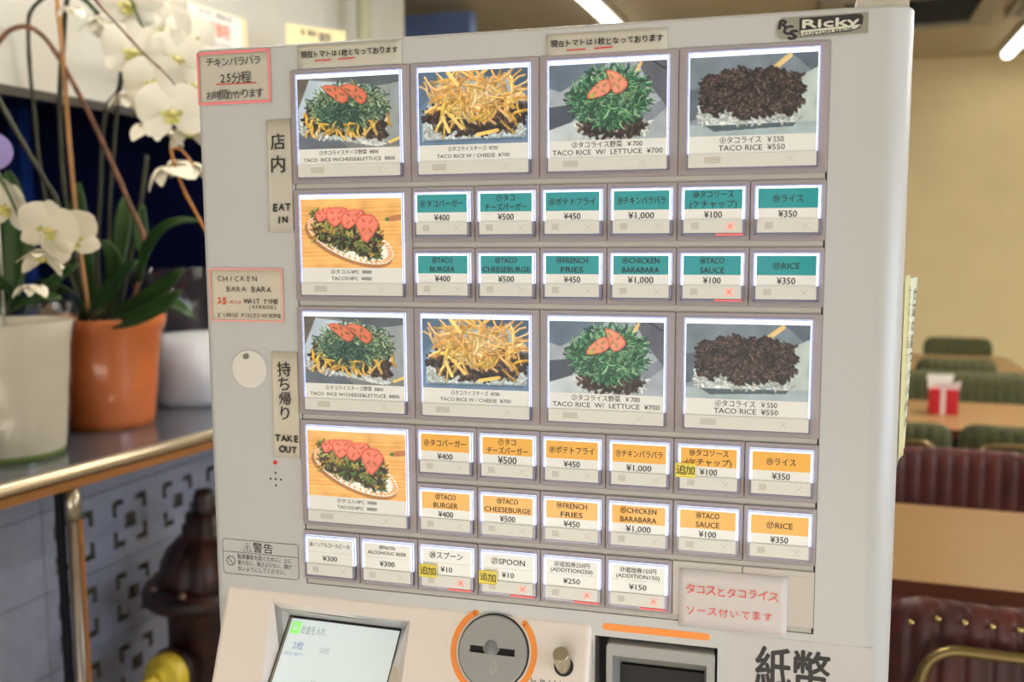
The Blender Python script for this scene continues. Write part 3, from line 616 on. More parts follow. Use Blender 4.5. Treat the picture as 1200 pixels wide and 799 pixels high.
wht = MB(); text(wht, 'Ricky', .4712, .0132, .0066, width=.0420, bold=.05); wht.prism([(.4486, .0082), (.4938, .0102), (.4905, .0074), (.4860, .0064), (.4495, .0040)], -.0001, .0)
part('white_print', wht, mat('badge_white', (205, 205, 192), .4), o, (0, -.0018, 0)); sm_ = MB(); text(sm_, 'CUSTOM SHOP', .4690, .0064, .0024, width=.037, bold=.05, rot=.045); part('small_print', sm_, M_ink, o, (0, -.0020, 0))
# note lettering and stripe by the bill slot
M_orange = mat('orange_stripe', (246, 146, 56), .5)
mpart('bill_slot_stripe', MB().prism(rrect(.2925, .3868, -.5020, -.4956, .0031, 6), -.0003, .0003), M_orange)
for ch_, x_ in (('紙', .4402), ('幣', .4718)): lb = MB(); text(lb, ch_, x_, -.5205, .0290, width=.0285, bold=.024); mpart('lettering', lb, M_ink, loc=(0, -.0006, 0))
mpart('bill_slot_label', MB().box(.402, .520, -.0003, .0003, -.62, -.4935), mat('label_film', (186, 184, 185), .4))
# bill unit
mpart('bill_slot_recess', MB().box(.2860, .3933, .030, .034, -.676, -.510), M_dark)
M_grey = mat('grey_plastic', (150, 151, 150), .45)
bz = link('bill_slot', MB().prism(rrect(.2965, .3916, -.66, -.5122, .004, 3), -.004, .029).mesh('bill_slot', [M_grey, M_grey]), root, OFF); bev(bz, .0012, 2); bpy.context.view_layer.update(); bake(bz)
def fr8(a, ya, b, yb):
    (x0, x1, z0, z1) = a; (X0, X1, Q0, Q1) = b
    return hull([(x0, ya, z1), (x1, ya, z1), (x1, ya, z0), (x0, ya, z0)], [(X0, yb, Q1), (X1, yb, Q1), (X1, yb, Q0), (X0, yb, Q0)])
k1 = tmp(fr8((.3070, .3810, -.64, -.5400), .022, (.3020, .3850, -.65, -.5225), -.005), root); k1.location = OFF; bpy.context.view_layer.update(); cut(bz, [k1]); kill(k1)
mpart('bill_mouth', MB().box(.3066, .3814, .0170, .0224, -.64, -.5402), M_dark)
# slope frame for the console face
NS = math.hypot(1, .4); ex = Vector((1, 0, 0)); ez = Vector((0, .4, 1)).normalized(); ey = Vector((0, 1, -.4)).normalized()
SL = Matrix(((ex.x, ey.x, ez.x, 0), (ex.y, ey.y, ez.y, 0), (ex.z, ey.z, ez.z, 0), (0, 0, 0, 1)))
def spart(name, mb, mats, x, z, off=0.0, bevel=0, parent=None, label=None):
    p = Vector((x, slp(z), z)) - ey * off; o = link(name, mb.mesh(name, mats), root); o.matrix_local = Matrix.Translation(OFF + p) @ SL
    if bevel: bev(o, bevel, 3)
    if label: o['label'] = label
    return o
CXc, CZc = .1945, -.5285
spart('coin_slot_gap', MB().disc((0, 0), .0336, -.0002, .001, 64), M_dark, CXc, CZc, .0004)
cs = spart('coin_slot', MB().disc((0, 0), .0322, -.0048, .004, 64), M_grey, CXc, CZc); bev(cs, .0016, 3); bpy.context.view_layer.update(); bake(cs)
k1 = tmp(MB().box(-.0218, .0212, -.008, -.0004, -.0022, .0040), root); k2 = tmp(MB().disc((-.0015, .0045), .0088, -.006, .0010, 28), root)
for k in (k1, k2): k.matrix_local = cs.matrix_local
bpy.context.view_layer.update(); cut(cs, [k1]); kill(k1, k2)
for p_ in cs.data.polygons: p_.use_smooth = False
spart('slot_bottom', MB().box(-.0217, .0211, -.0010, -.0003, -.0021, .0039), M_dark, CXc, CZc)
dm = MB(); dm.lathe([(.0001, .0022), (.003, .0020), (.006, .0012), (.0082, .0)], 24)
dome = MB(); dome.v = [(x, -z * .8 - .0036, y) for x, y, z in dm.v]; dome.f = dm.f; dome.m = dm.m; dome.sm = dm.sm
spart('thumb_dome', dome, mat('dark_grey_plastic', (110, 112, 114), .35), CXc - .0015, CZc + .0040, .0003)
ic = MB(); ribbon(ic, [(.0005 + .0045 * math.cos(math.radians(a)), -.0125 + .0062 * math.sin(math.radians(a))) for a in range(-80, 95, 12)], .0005, -.0050); ribbon(ic, [(.0005, -.0090), (.0005, -.0185)], .0004, -.0050); spart('coin_mark', ic, mat('pale_print', (186, 186, 182), .4), CXc, CZc)
def arc(a0, a1, r, n=26): return [(r * math.cos(math.radians(a0 + (a1 - a0) * i / n)), r * math.sin(math.radians(a0 + (a1 - a0) * i / n))) for i in range(n + 1)]
for a0, a1 in ((122, 250), (46, -70)):
    m_ = MB(); P = arc(a0, a1, .0383); ribbon(m_, P, .0052, -.0002); m_.disc(P[0], .0026, -.0002, .0001, 16); m_.disc(P[-1], .0026, -.0002, .0001, 16); spart('orange_arc', m_, M_orange, CXc, CZc, .0004)
spart('knob_gap', MB().disc((0, 0), .0088, -.0002, .001, 32), M_dark, .2605, -.5335, .0004)
M_brush = mat('brushed_steel', (190, 184, 165), .28, 1.0, bump=.05, scale=300)
kn = spart('return_knob', MB().disc((0, 0), .0072, -.0190, .004, 32), M_brush, .2600, -.5325, 0, .0008, label='small turned steel knob'); bpy.context.view_layer.update(); kn.matrix_local = kn.matrix_local @ Matrix.Rotation(math.radians(-32), 4, 'X')
tx = MB(); text(tx, 'とりけし', 0, 0, .0085, width=.033, bold=.006); spart('lettering', tx, M_inkt, .2475, -.5500, .0004)
# screen
si, sj = (TR - TL), dn; sn = si.cross(sj).normalized(); 
if sn.y > 0: sn = -sn
def SP(u, v, d=.001): p = TL + si * u + sj * v + sn * d; return tuple(p)
M_scr = mat('screen_glow', (206, 218, 222), .12, emit=.34, ecol=(222, 236, 240))
scr = mpart('screen', MB().quad(SP(0, 0, .0004), SP(1, 0, .0004), SP(1, 1, .0004), SP(0, 1, .0004)), M_dark)
part('display', MB().quad(SP(.035, .03), SP(.992, .03), SP(.992, .97), SP(.035, .97)), M_scr, scr)
part('frame_edge', MB().quad(SP(.012, .02, .0007), SP(.035, .02, .0007), SP(.035, .98, .0007), SP(.012, .98, .0007)), mat('steel_edge', (150, 145, 135), .4, .5), scr)
part('icon', MB().quad(SP(.05, .06, .0013), SP(.135, .06, .0013), SP(.135, .185, .0013), SP(.05, .185, .0013)), mat('screen_green', (150, 232, 130), .3, emit=.5), scr)
part('icon_arrow', MB().add([SP(.075, .09, .0016), SP(.115, .122, .0016), SP(.075, .155, .0016)], [(0, 1, 2)]), M_scr, scr)
def stext(body, u, v, size, width, m, bold=.0):
    t_ = MB(); text(t_, body, 0, 0, size, width=width, bold=bold, align='l'); W_, H_ = si.length, sj.length
    t_.v = [SP(u + x / W_, v - z / H_, .0014) for x, y, z in t_.v]; return part('screen_lettering', t_, m, scr)
stext('お金を入れ', .15, .135, .0070, .0260, mat('screen_text', (150, 165, 160), .3, emit=.15))
M_st = mat('screen_blue_text', (130, 150, 205), .3, emit=.2)
stext('2枚', .12, .30, .0068, .0110, M_st); stext('3枚', .36, .32, .0062, .0110, mat('screen_faint', (180, 196, 200), .3, emit=.2)); stext('お札は一枚ずつ', .06, .385, .0030, .0200, M_st)
M_sl = mat('screen_line', (165, 160, 158), .3, emit=.15)
def sline(P, w_=.004):
    t_ = MB(); ribbon(t_, [(u * si.length, -v * sj.length) for u, v in P], .0004, 0); t_.v = [SP(x / si.length, -z / sj.length, .0014) for x, y, z in t_.v]; return t_
part('banknote_icon', sline([(.40, .90), (.37, .90), (.37, .62), (.60, .64)]), M_sl, scr); part('banknote_icon', sline([(.385, .87), (.385, .65), (.60, .665)]), M_sl, scr)
for (u, v) in ((.50, .76), (.47, .86), (.56, .86)): part('coin_icon', sline([(u + .032 * math.cos(a * .45), v + .042 * math.sin(a * .45)) for a in range(15)]), M_sl, scr)
stext('¥', .405, .80, .0070, .0050, mat('screen_pink', (190, 150, 140), .3, emit=.15))

# ------------------------------------------------------------------ notes stuck on the machine (face frame)
FACE = Matrix.Translation((0, 0, Z0))
M_note = mat('note_paper', (198, 191, 176), .7, noise=.02, scale=60)
M_notew = mat('white_note_paper', (208, 203, 204), .7)
M_noteg = mat('grey_note_paper', (188, 184, 172), .7)
M_pink = mat('pink_marker', (232, 134, 136), .6); M_pinkp = mat('light_pink_marker', (246, 160, 156), .6); M_redp = mat('red_pen', (206, 62, 52), .6)
M_pen = mat('black_pen', (40, 36, 36), .6)
def note(x0, x1, z0, z1, m, label, curl=.0012, off=.0006, name='paper_note', skew=0.0, cat='note', group=None):
    n = 14; mb = MB(); vs = []; k = 5
    for j in range(k + 1):
        for i in range(n + 1):
            u, v = i / n, j / k; e = curl * (max(0, (.2 - u) / .2) ** 2 * .6 + max(0, (u - .8) / .2) ** 2 * .35) * (0.4 + .6 * v)
            vs.append((x0 + (x1 - x0) * u - (x0 + x1) / 2 + skew * v, -e, -(z1 - z0) * v))
    mb.add(vs, [(j * (n + 1) + i, j * (n + 1) + i + 1, (j + 1) * (n + 1) + i + 1, (j + 1) * (n + 1) + i) for j in range(k) for i in range(n)], 0, True)
    o = link(name, mb.mesh(name, m)); o.matrix_world = FACE @ Matrix.Translation(((x0 + x1) / 2, -off, z1)); tag(o, label, cat, group)
    sd = o.modifiers.new('thick', 'SOLIDIFY'); sd.thickness = .0003; sd.offset = -1
    return o, (x0 + x1) / 2, z1
def nl(o, cxy, mb, m, name='lettering', d=.0016):    # lettering drawn in face coordinates
    mb.v = [(x - cxy[0], y - d, z - cxy[1]) for x, y, z in mb.v]; return link(name, mb.mesh(name, m), o)
def frame_line(x0, x1, z0, z1, w_): return ribbon(MB(), rrect(x0 + w_ / 2, x1 - w_ / 2, z0 + w_ / 2, z1 - w_ / 2, .0004, 1), w_, 0, closed=True)
o, *c = note(-.0965, -.0196, -.0276, .0212, M_noteg, 'pink-bordered note at the top left corner saying 25 minutes in Japanese', curl=0)
nl(o, c, frame_line(-.0965, -.0196, -.0276, .0212, .0026), M_pink, 'border', .0010)
t = MB(); hand(t, 'チキンバラバラ', -.0572, .0110, .0068, width=.058, bold=-.004, seed=2); hand(t, '25分程', -.0560, -.0035, .0078, width=.033, bold=-.004, seed=3); hand(t, 'お時間かかります', -.0572, -.0190, .0072, width=.060, bold=-.004, seed=4); nl(o, c, t, M_pen)
nl(o, c, ribbon(MB(), [(-.0762, -.0090), (-.0340, -.0093)], .0010, 0), M_redp, 'underline')
for (x0, x1, z0, z1, lab, sd_) in ((.0082, .1107, .0006, .0214, 'narrow white strip note above the first photo button', 5), (.2418, .3445, -.0016, .0176, 'narrow white strip note above the third photo button', 6)):
    o, *c = note(x0, x1, z0, z1, M_noteg, lab, off=.0006, curl=.0004); zc = z1 - .0085
    t = MB(); hand(t, '現在トマトは1枚となっております', (x0 + x1) / 2 + .0005, zc, .0046, width=.095, bold=.03, seed=sd_); nl(o, c, t, M_pen)
    w_ = x1 - x0; nl(o, c, ribbon(MB(), [(x0 + w_ * .175, zc - .0058), (x0 + w_ * .335, zc - .0055)], .0011, 0), M_redp, 'underline'); nl(o, c, ribbon(MB(), [(x0 + w_ * .40, zc - .0055), (x0 + w_ * .56, zc - .0050)], .0011, 0), M_redp, 'underline')
o, *c = note(-.0257, -.0008, -.1472, -.0433, M_noteg, 'tall cream note marked EAT IN beside the upper buttons', skew=.0, curl=.0015)
t = MB(); hand(t, '店内', -.0135, -.0640, .0125, width=.0205, bold=.016, seed=7, vertical=True); hand(t, 'EAT', -.0120, -.1240, .0068, width=.0195, bold=.05, seed=8); hand(t, 'IN', -.0118, -.1357, .0068, width=.0120, bold=.05, seed=9); nl(o, c, t, M_pen)
o, *c = note(-.0922, -.0137, -.2320, -.1812, M_note, 'pink-bordered note in English about chicken barabara and its 25 minute wait', curl=.0006)
nl(o, c, frame_line(-.0922, -.0137, -.2320, -.1812, .0013), M_pinkp, 'border', .0010)
t = MB(); hand(t, 'CHICKEN', -.0618, -.1909, .0056, width=.044, bold=.0, seed=10); hand(t, 'BARA BARA', -.0498, -.2008, .0056, width=.049, bold=.0, seed=11); hand(t, 'WAIT TIME', -.0362, -.2122, .0048, width=.0360, bold=.012, seed=12); hand(t, '(APRROX)', -.0354, -.2178, .0040, width=.031, bold=-.004, seed=13); hand(t, '5 LARGE PIECES W/BONE', -.0500, -.2259, .0040, width=.0690, bold=-.006, seed=14); nl(o, c, t, M_pen)
t = MB(); hand(t, '25', -.0790, -.2122, .0062, width=.0112, bold=.045, seed=15); hand(t, 'min', -.0640, -.2128, .0042, width=.0125, bold=.012, seed=16); nl(o, c, t, mat('orange_red_pen', (222, 78, 54), .6), 'red_lettering')
o, *c = note(-.0285, -.0010, -.3630, -.2604, M_note, 'tall cream note marked TAKE OUT beside the lower buttons', curl=.0015)
t = MB(); hand(t, '持ち帰り', -.0150, -.2770, .0108, width=.0425, bold=.018, seed=17, vertical=True); hand(t, 'TAKE', -.0140, -.3435, .0066, width=.0262, bold=.05, seed=18); hand(t, 'OUT', -.0130, -.3545, .0066, width=.0190, bold=.05, seed=19); nl(o, c, t, M_pen)
o, *c = note(.3600, .4505, -.4905, -.4385, M_notew, 'white note with red handwriting taped over the blank plates', off=.0020, curl=.0004)
t = MB(); hand(t, 'タコスとタコライス', .4045, -.4560, .0072, width=.078, bold=.008, seed=20); hand(t, 'ソース付いてます', .4025, -.4745, .0066, width=.074, bold=.008, seed=21); nl(o, c, t, mat('red_marker', (236, 70, 58), .6))
M_yel = mat('yellow_sticky', (240, 222, 96), .7)
for (x, z, lab) in ((.3565, -.3535, 'small yellow sticker on the orange taco sauce button'), (.1215, -.4655, 'small yellow sticker on the first spoon button'), (.1795, -.4665, 'small yellow sticker on the second spoon button')):
    if x > .3: x, z = .3558, -.3560
    o, *c = note(x, x + .0172, z - .0006, z + .0120, M_yel, lab, off=.0074, curl=0, name='sticker', cat='sticker')
    t = MB(); hand(t, '追加', x + .0088, z + .0058, .0062, width=.0150, bold=.012, seed=int(x * 1e4)); nl(o, c, t, M_pen, d=.0006)
# sheets taped to the right side of the machine, their rear edges standing off
def side_sheet(y0, y1, f0, f1, z0, z1, m, label, seed):
    mb = MB(); n = 6; k = 12; vs = []
    for j in range(k + 1):
        for i in range(n + 1):
            u, v = i / n, j / k; fl = (f0 * (1 - v) + f1 * v); vs.append((BX1 + .0015 + fl * u ** 1.2, y0 + (y1 - y0) * u, z1 + (z0 - z1) * v))
    mb.add(vs, [(j * (n + 1) + i, j * (n + 1) + i + 1, (j + 1) * (n + 1) + i + 1, (j + 1) * (n + 1) + i) for j in range(k) for i in range(n)], 0, True)
    o = link('paper_sheet', mb.mesh('paper_sheet', m)); o.matrix_world = FACE; tag(o, label, 'paper')
    sd = o.modifiers.new('thick', 'SOLIDIFY'); sd.thickness = .0003
    t = MB(); text(t, 'お持ち帰りできます', 0, 0, (y1 - y0) * .13, width=abs(z1 - z0) * .8, bold=.012, align='l')
    out_ = []
    for x, y, z in t.v:
        v = .06 + x / abs(z1 - z0); u = .86 + z / (y1 - y0); fl = f0 * (1 - v) + f1 * v; out_.append((BX1 + .0015 + fl * max(u, .02) ** 1.2 + .0009, y0 + (y1 - y0) * u - .0004, z1 + (z0 - z1) * v))
    t.v = out_; link('lettering', t.mesh('lettering', M_pen), o); return o
side_sheet(.030, .105, .0198, .0145, -.345, -.190, mat('pale_green_paper', (214, 218, 196), .7), 'pale paper sheet standing off the right side of the machine', 3)
side_sheet(.026, .050, .0070, .0068, -.340, -.186, mat('pale_yellow_paper', (206, 200, 150), .7), 'yellowish paper strip close against the right side of the machine', 4)
o = tag(link('cable_adapter', MB().prism(rrect(-.018, .022, 0, .022, .004, 3), -.012, .02).mesh('cable_adapter', mat('cream_plastic', (206, 200, 182), .5))), 'small cream adapter lying on top of the machine near its right corner', 'adapter'); o.matrix_world = FACE @ Matrix.Translation((.512, .06, BZ1))

# ------------------------------------------------------------------ dining side: tables and chairs
M_wood = mat('table_laminate', (150, 116, 76), .32, noise=.07, scale=6, stretch=(1, 14, 1)); M_tedge = mat('table_edge', (92, 48, 30), .4); M_iron = mat('black_iron', (22, 21, 22), .45)
def table(x0, x1, y0, y1, label):
    cx_, cy_ = (x0 + x1) / 2, (y0 + y1) / 2; t = thing('dining_table', label, 'table', (cx_, cy_, 0), 0, 'dining tables in a row')
    a, b = (x1 - x0) / 2, (y1 - y0) / 2
    part('tabletop', MB().box(-a, a, -b, b, .690, .720).box(-a + .001, a - .001, -b + .001, b - .001, .7195, .7205, 1), [M_tedge, M_wood], t)
    part('pedestal', MB().box(-.055, .055, -.055, .055, .02, .675), M_iron, t)
    part('foot_plate', MB().box(-.26, .26, -.22, .22, 0, .02), M_iron, t, bevel=.006); part('support_plate', MB().box(-.2, .2, -.2, .2, .672, .69), M_iron, t)
    return t
table(-.40, 1.00, 1.975, 2.56, 'nearest brown-topped table, between the two red channel-back chairs')
table(-.28, 1.10, 3.60, 4.22, 'middle brown-topped table with a red napkin box on it')
table(-.20, .905, 5.19, 5.86, 'farthest brown-topped table, its corner showing before the tan wall')
def chan_mat(name, c, c2, kind):
    m = mat(name, c, .45 if kind == 'leather' else .85, noise=0, c2=c2, scale=14 if kind == 'leather' else 90, bump=.15 if kind == 'leather' else .3, coat=0); 
    if kind != 'leather':
        nt = m.node_tree; b = nt.nodes['Principled BSDF']; tc = nt.nodes.new('ShaderNodeTexCoord'); acc = None
        for ax in ('X', 'Z'):
            wv_ = nt.nodes.new('ShaderNodeTexWave'); wv_.bands_direction = ax; wv_.inputs['Scale'].default_value = 22; nt.links.new(tc.outputs['Object'], wv_.inputs[0])
            mm = nt.nodes.new('ShaderNodeMix'); mm.data_type = 'RGBA'; mm.blend_type = 'MULTIPLY'; mm.inputs[0].default_value = .45
            src = b.inputs['Base Color'].links[0].from_socket if b.inputs['Base Color'].links else None
            nt.links.new(src, mm.inputs[6]); nt.links.new(wv_.outputs['Color'], mm.inputs[7]); nt.links.new(mm.outputs[2], b.inputs['Base Color'])
    return m
M_leath = chan_mat('oxblood_leather', (86, 28, 22), (56, 19, 17), 'leather'); M_plaid = chan_mat('green_tweed', (104, 104, 62), (72, 76, 46), 'cloth')
M_brass = mat('aged_brass', (128, 112, 74), .35, .9); M_nail = mat('brass_nail', (190, 168, 110), .25, 1.0)
def back_mesh(w, z0, z1, th, nch, rc, bump, wrap):
    """upholstered back with upright channels; front faces -y"""
    nx, nz = nch * 6, 14; vs = []; idx = {}
    def prof(u, z):                       # half thickness
        ex_ = min(1, (1 - abs(2 * u - 1)) * w / 2 / rc); ez_ = min(1, (z1 - z) / rc, (z - z0) / rc + .3)
        e = max(.0, 1 - (1 - ex_) ** 2.4) * max(.0, 1 - (1 - ez_) ** 2.4); return e ** .5
    m = MB()
    for side in (-1, 1):
        vs = []
        for j in range(nz + 1):
            v = j / nz
            for i in range(nx + 1):
                u = i / nx; x = (u - .5) * w; top = z1 - (0 if abs(x) < w / 2 - rc else rc * (1 - math.sqrt(max(0, 1 - ((abs(x) - (w / 2 - rc)) / rc) ** 2)))); z = z0 + (top - z0) * (1 - (1 - v) ** 1.5)
                tt = prof(u, z0 + (z1 - z0) * (1 - (1 - v) ** 1.5)) * th / 2; c_ = abs(math.sin(math.pi * u * nch)) ** .5 * bump * (1 if tt > th * .2 else .3)
                yb = wrap * (x / (w / 2)) ** 2; vs.append((x, yb + side * (tt + c_), z))
        m.add(vs, [(j * (nx + 1) + i, j * (nx + 1) + i + 1, (j + 1) * (nx + 1) + i + 1, (j + 1) * (nx + 1) + i) for j in range(nz) for i in range(nx)], 0, True)
        if side < 0: v1 = vs
    n = (nx + 1); per = [j * n for j in range(nz + 1)] + [nz * n + i for i in range(1, nx + 1)] + [j * n + nx for j in range(nz - 1, -1, -1)] + [i for i in range(nx - 1, 0, -1)]
    a = [v1[i] for i in per]; b = [vs[i] for i in per]; L = len(per); m.add(a + b, [(i, (i + 1) % L, L + (i + 1) % L, L + i) for i in range(L)], 0, True)
    return m
def chair_parts(t, mt, w, top, nails, tube, nch):
    """seat opens towards -y; back at y=+.20"""
    hw = w / 2
    bk = part('backrest', back_mesh(w, .50, top, .045, nch, .055, .006, -.02), mt, t, (0, .20, 0))
    part('seat', MB().prism(rrect(-hw + .01, hw - .01, -.22, .19, .04, 4), .415, .475, axis='z'), mt, t, bevel=.015, seg=3)
    part('seat_frame', MB().prism(rrect(-hw + .03, hw - .03, -.20, .17, .03, 3), .395, .415, axis='z'), M_iron, t)
    for sx in (-1, 1):
        part('leg', MB().tube([(sx * (hw - .05), -.17, .40), (sx * (hw - .03), -.20, 0)], [.014, .010], 10), M_brass if tube else M_iron, t)
        part('leg', MB().tube([(sx * (hw - .05), .15, .40), (sx * (hw - .03), .24, 0)], [.014, .010], 10), M_brass if tube else M_iron, t)
        part('back_post', MB().tube([(sx * (hw - .07), .17, .41), (sx * (hw - .07), .22, .62)], .011, 10), M_brass if tube else M_iron, t)
    if tube:
        P = []; a = hw - .050; zt = top - .055; yb = .247; r = .05
        P += [(-a - .03, yb, .55), (-a - .012, yb, zt - .075), (-a, yb, zt - r)] + [(-a + r - r * math.cos(math.radians(q)), yb, zt - r + r * math.sin(math.radians(q))) for q in (20, 40, 60, 80, 90)]
        Q = [(-x, y, z) for x, y, z in P[::-1]]; part('back_rail', MB().tube(P + Q, .0085, 12), M_brass, t)
    if nails:
        me = MB().lathe([(.0001, .0035), (.003, .003), (.0048, .001), (.005, 0)], 10).mesh('nail', M_nail)
        for i in range(1, nch):
            u = i / nch; x = (u - .5) * w; o = link('nail', me, bk); o.location = (x, -.02 * (x / hw) ** 2 + .0265, top - .022 if abs(x) < hw - .06 else top - .034); o.rotation_euler = (math.radians(-90), 0, 0)
def chair(label, x, y, rz, mt, w=.42, top=.85, nails=True, tube=True, nch=12, group='red channel-back chairs'):
    t = thing('dining_chair', label, 'chair', (x, y, 0), rz, group); chair_parts(t, mt, w, top, nails, tube, nch); return t
PI = math.pi
RG, GG = 'red channel-back leather chairs', 'green tweed dining chairs'
chair('red leather chair nearest the camera, its brass-nailed back turned to us', .300, 1.700, PI, M_leath, .43, .858, True, True, 12, RG)
chair('red leather chair on the far side of the nearest table, facing us', .335, 2.620, 0, M_leath, .44, .818, False, False, 11, RG)
chair('dark green tweed chair backing towards us, half hidden behind the machine edge', .155, 3.500, PI, M_plaid, .43, .795, False, True, 11, GG)
chair('dark green tweed chair before the middle table, cut by the right picture edge', .600, 3.500, PI, M_plaid, .43, .798, False, True, 11, GG)
chair('dark green tweed chair in front of the farthest table, back towards us', .555, 5.150, PI, M_plaid, .36, .812, False, False, 9, GG)
chair('green tweed chair beyond the farthest table against the tan wall', .700, 6.060, 0, M_plaid, .38, .785, False, False, 9, GG)
t = thing('bench_seat', 'long green tweed bench behind the table with the red napkin box', 'bench', (.45, 4.36, 0))
part('backrest', back_mesh(1.7, .42, .818, .07, 44, .04, .003, 0), M_plaid, t, (0, .10, 0)); part('seat', MB().box(-.85, .85, -.10, .08, .38, .46), M_plaid, t, bevel=.02, seg=3); part('plinth', MB().box(-.83, .83, -.06, .12, 0, .38), M_tedge, t)
# napkin box
t = thing('napkin_box', 'small red box of white paper napkins on the middle table', 'napkin box', (.398, 3.93, .7205), 0)
part('box', MB().box(-.050, .050, -.04, .04, 0, .098), mat('red_card', (196, 36, 44), .4), t, bevel=.002); part('stripe', MB().box(-.012, .006, -.0412, -.040, 0, .098), mat('pale_stripe', (232, 206, 200), .5), t)
M_nap = mat('napkin_paper', (242, 238, 228), .8)
part('napkin', MB().prism([(-.052, .085), (.022, .088), (.036, .150), (-.060, .150)], -.012, .0), M_nap, t); part('napkin', MB().prism([(-.02, .09), (.052, .09), (.060, .132), (.03, .122), (-.02, .118)], -.030, -.026), mat('film_white', (214, 200, 200), .4), t)

# ------------------------------------------------------------------ counter side
M_ctop = mat('steel_counter', (118, 122, 134), .16, .55, noise=.08, scale=10); M_gold = mat('brass_rail', (205, 194, 168), .28, .85); M_brown = mat('brown_wood', (140, 92, 46), .4)
t = thing('service_counter', 'grey metal counter with a brass nosing running back along the left wall', 'counter', (-1.330, 1.45, 0), math.radians(-6.0))
part('countertop', MB().box(-.75, -.01, -1.7, 1.7, .945, .980), M_ctop, t)
part('nosing', MB().tube([(-.004, -1.7, .968), (-.004, 1.7, .968)], .0125, 12), M_gold, t); part('edge_trim', MB().box(-.03, .004, -1.7, 1.7, .938, .955), M_brown, t)
def post(y, label):
    t = thing('counter_post', label, 'post', (-1.348, y, 0), 0)
    part('pole', MB().tube([(0, 0, 0.01), (0, 0, .936)], .0125, 16), mat('worn_steel', (150, 138, 128), .3, .8, noise=.1, scale=12), t); part('sleeve', MB().tube([(0, 0, .875), (0, 0, .936)], .0145, 16), M_brush, t)
    part('angle_bar', MB().box(-.034, -.016, -.010, -.004, .01, .936), mat('dark_steel', (36, 36, 40), .4, .6), t); part('wood_batten', MB().box(.0125, .0150, -.002, .008, .01, .875), M_brown, t)
    part('foot', MB().tube([(0, 0, 0), (0, 0, .012)], .03, 16), M_brush, t)
post(1.388, 'thin steel post holding up the counter edge at the left')
# upright pipe
p_ = (-1.6, 3.10); t = thing('ceiling_pipe', 'pale green vertical pipe rising behind the top of the machine', 'pipe', (*p_, 0))
part('pipe', MB().tube([(0, 0, 0), (0, 0, ZC)], .026, 20), mat('pale_green_pipe', (186, 188, 156), .4), t); part('collar', MB().tube([(0, 0, ZC - .02), (0, 0, ZC)], .045, 20), M_white, t)

# hydrant
M_hyd = mat('rusted_brown_paint', (62, 26, 17), .4, c2=(22, 11, 9), scale=22, bump=.5)
hx, hy = -1.480, 1.950
t = thing('fire_hydrant', 'old dark brown fire hydrant with a yellow side cap by the block wall', 'hydrant', (hx, hy, 0), math.radians(0))
def flute(w_, z): return 1 + .025 * math.cos(12 * w_)
part('barrel', MB().lathe([(.001, 0), (.14, 0), (.14, .03), (.105, .045), (.10, .10), (.098, .49), (.105, .505)], 40), M_hyd, t)
part('flange', MB().lathe([(.10, .500), (.148, .503), (.156, .515), (.156, .532), (.148, .547), (.10, .550)], 48), M_hyd, t)
part('bonnet', MB().lathe([(.112, .545), (.113, .57), (.108, .60), (.092, .633), (.066, .660), (.055, .668), (.055, .69), (.045, .70), (.044, .722), (.001, .723)], 72, wob=flute), M_hyd, t)
part('operating_nut', MB().lathe([(.028, .722), (.028, .762), (.022, .777), (.001, .778)], 6), M_hyd, t)
bm_ = MB().lathe([(.004, .012), (.007, .009), (.009, 0)], 8).mesh('bolt', mat('worn_bolt', (120, 96, 80), .4, .5))
for k in range(8): a = k * PI / 4 + .2; link('bolt', bm_, t, (.133 * math.cos(a), .133 * math.sin(a), .548))
def side_lathe(prof, mi=0):
    l = MB().lathe(prof, 32); l.v = [(x, -z, y) for x, y, z in l.v]; return l
for ang, mcap in ((-6, mat('yellow_paint', (222, 196, 60), .35, noise=.12, scale=30)), (142, M_hyd)):
    nz = part('nozzle', side_lathe([(.052, .05), (.052, .115), (.062, .118), (.062, .13), (.045, .132)]), M_hyd, t, (0, 0, .355)); nz.rotation_euler = (0, 0, math.radians(ang))
    cp = part('nozzle_cap', side_lathe([(.054, .128), (.056, .135), (.056, .160), (.050, .170), (.034, .173), (.034, .185), (.026, .188), (.001, .189)]), mcap, t, (0, 0, .355), label='bright yellow side cap' if ang < 0 else None); cp.rotation_euler = (0, 0, math.radians(ang))
    nn = part('cap_nut', side_lathe([(.020, .187), (.019, .218), (.001, .219)]), mcap, cp)

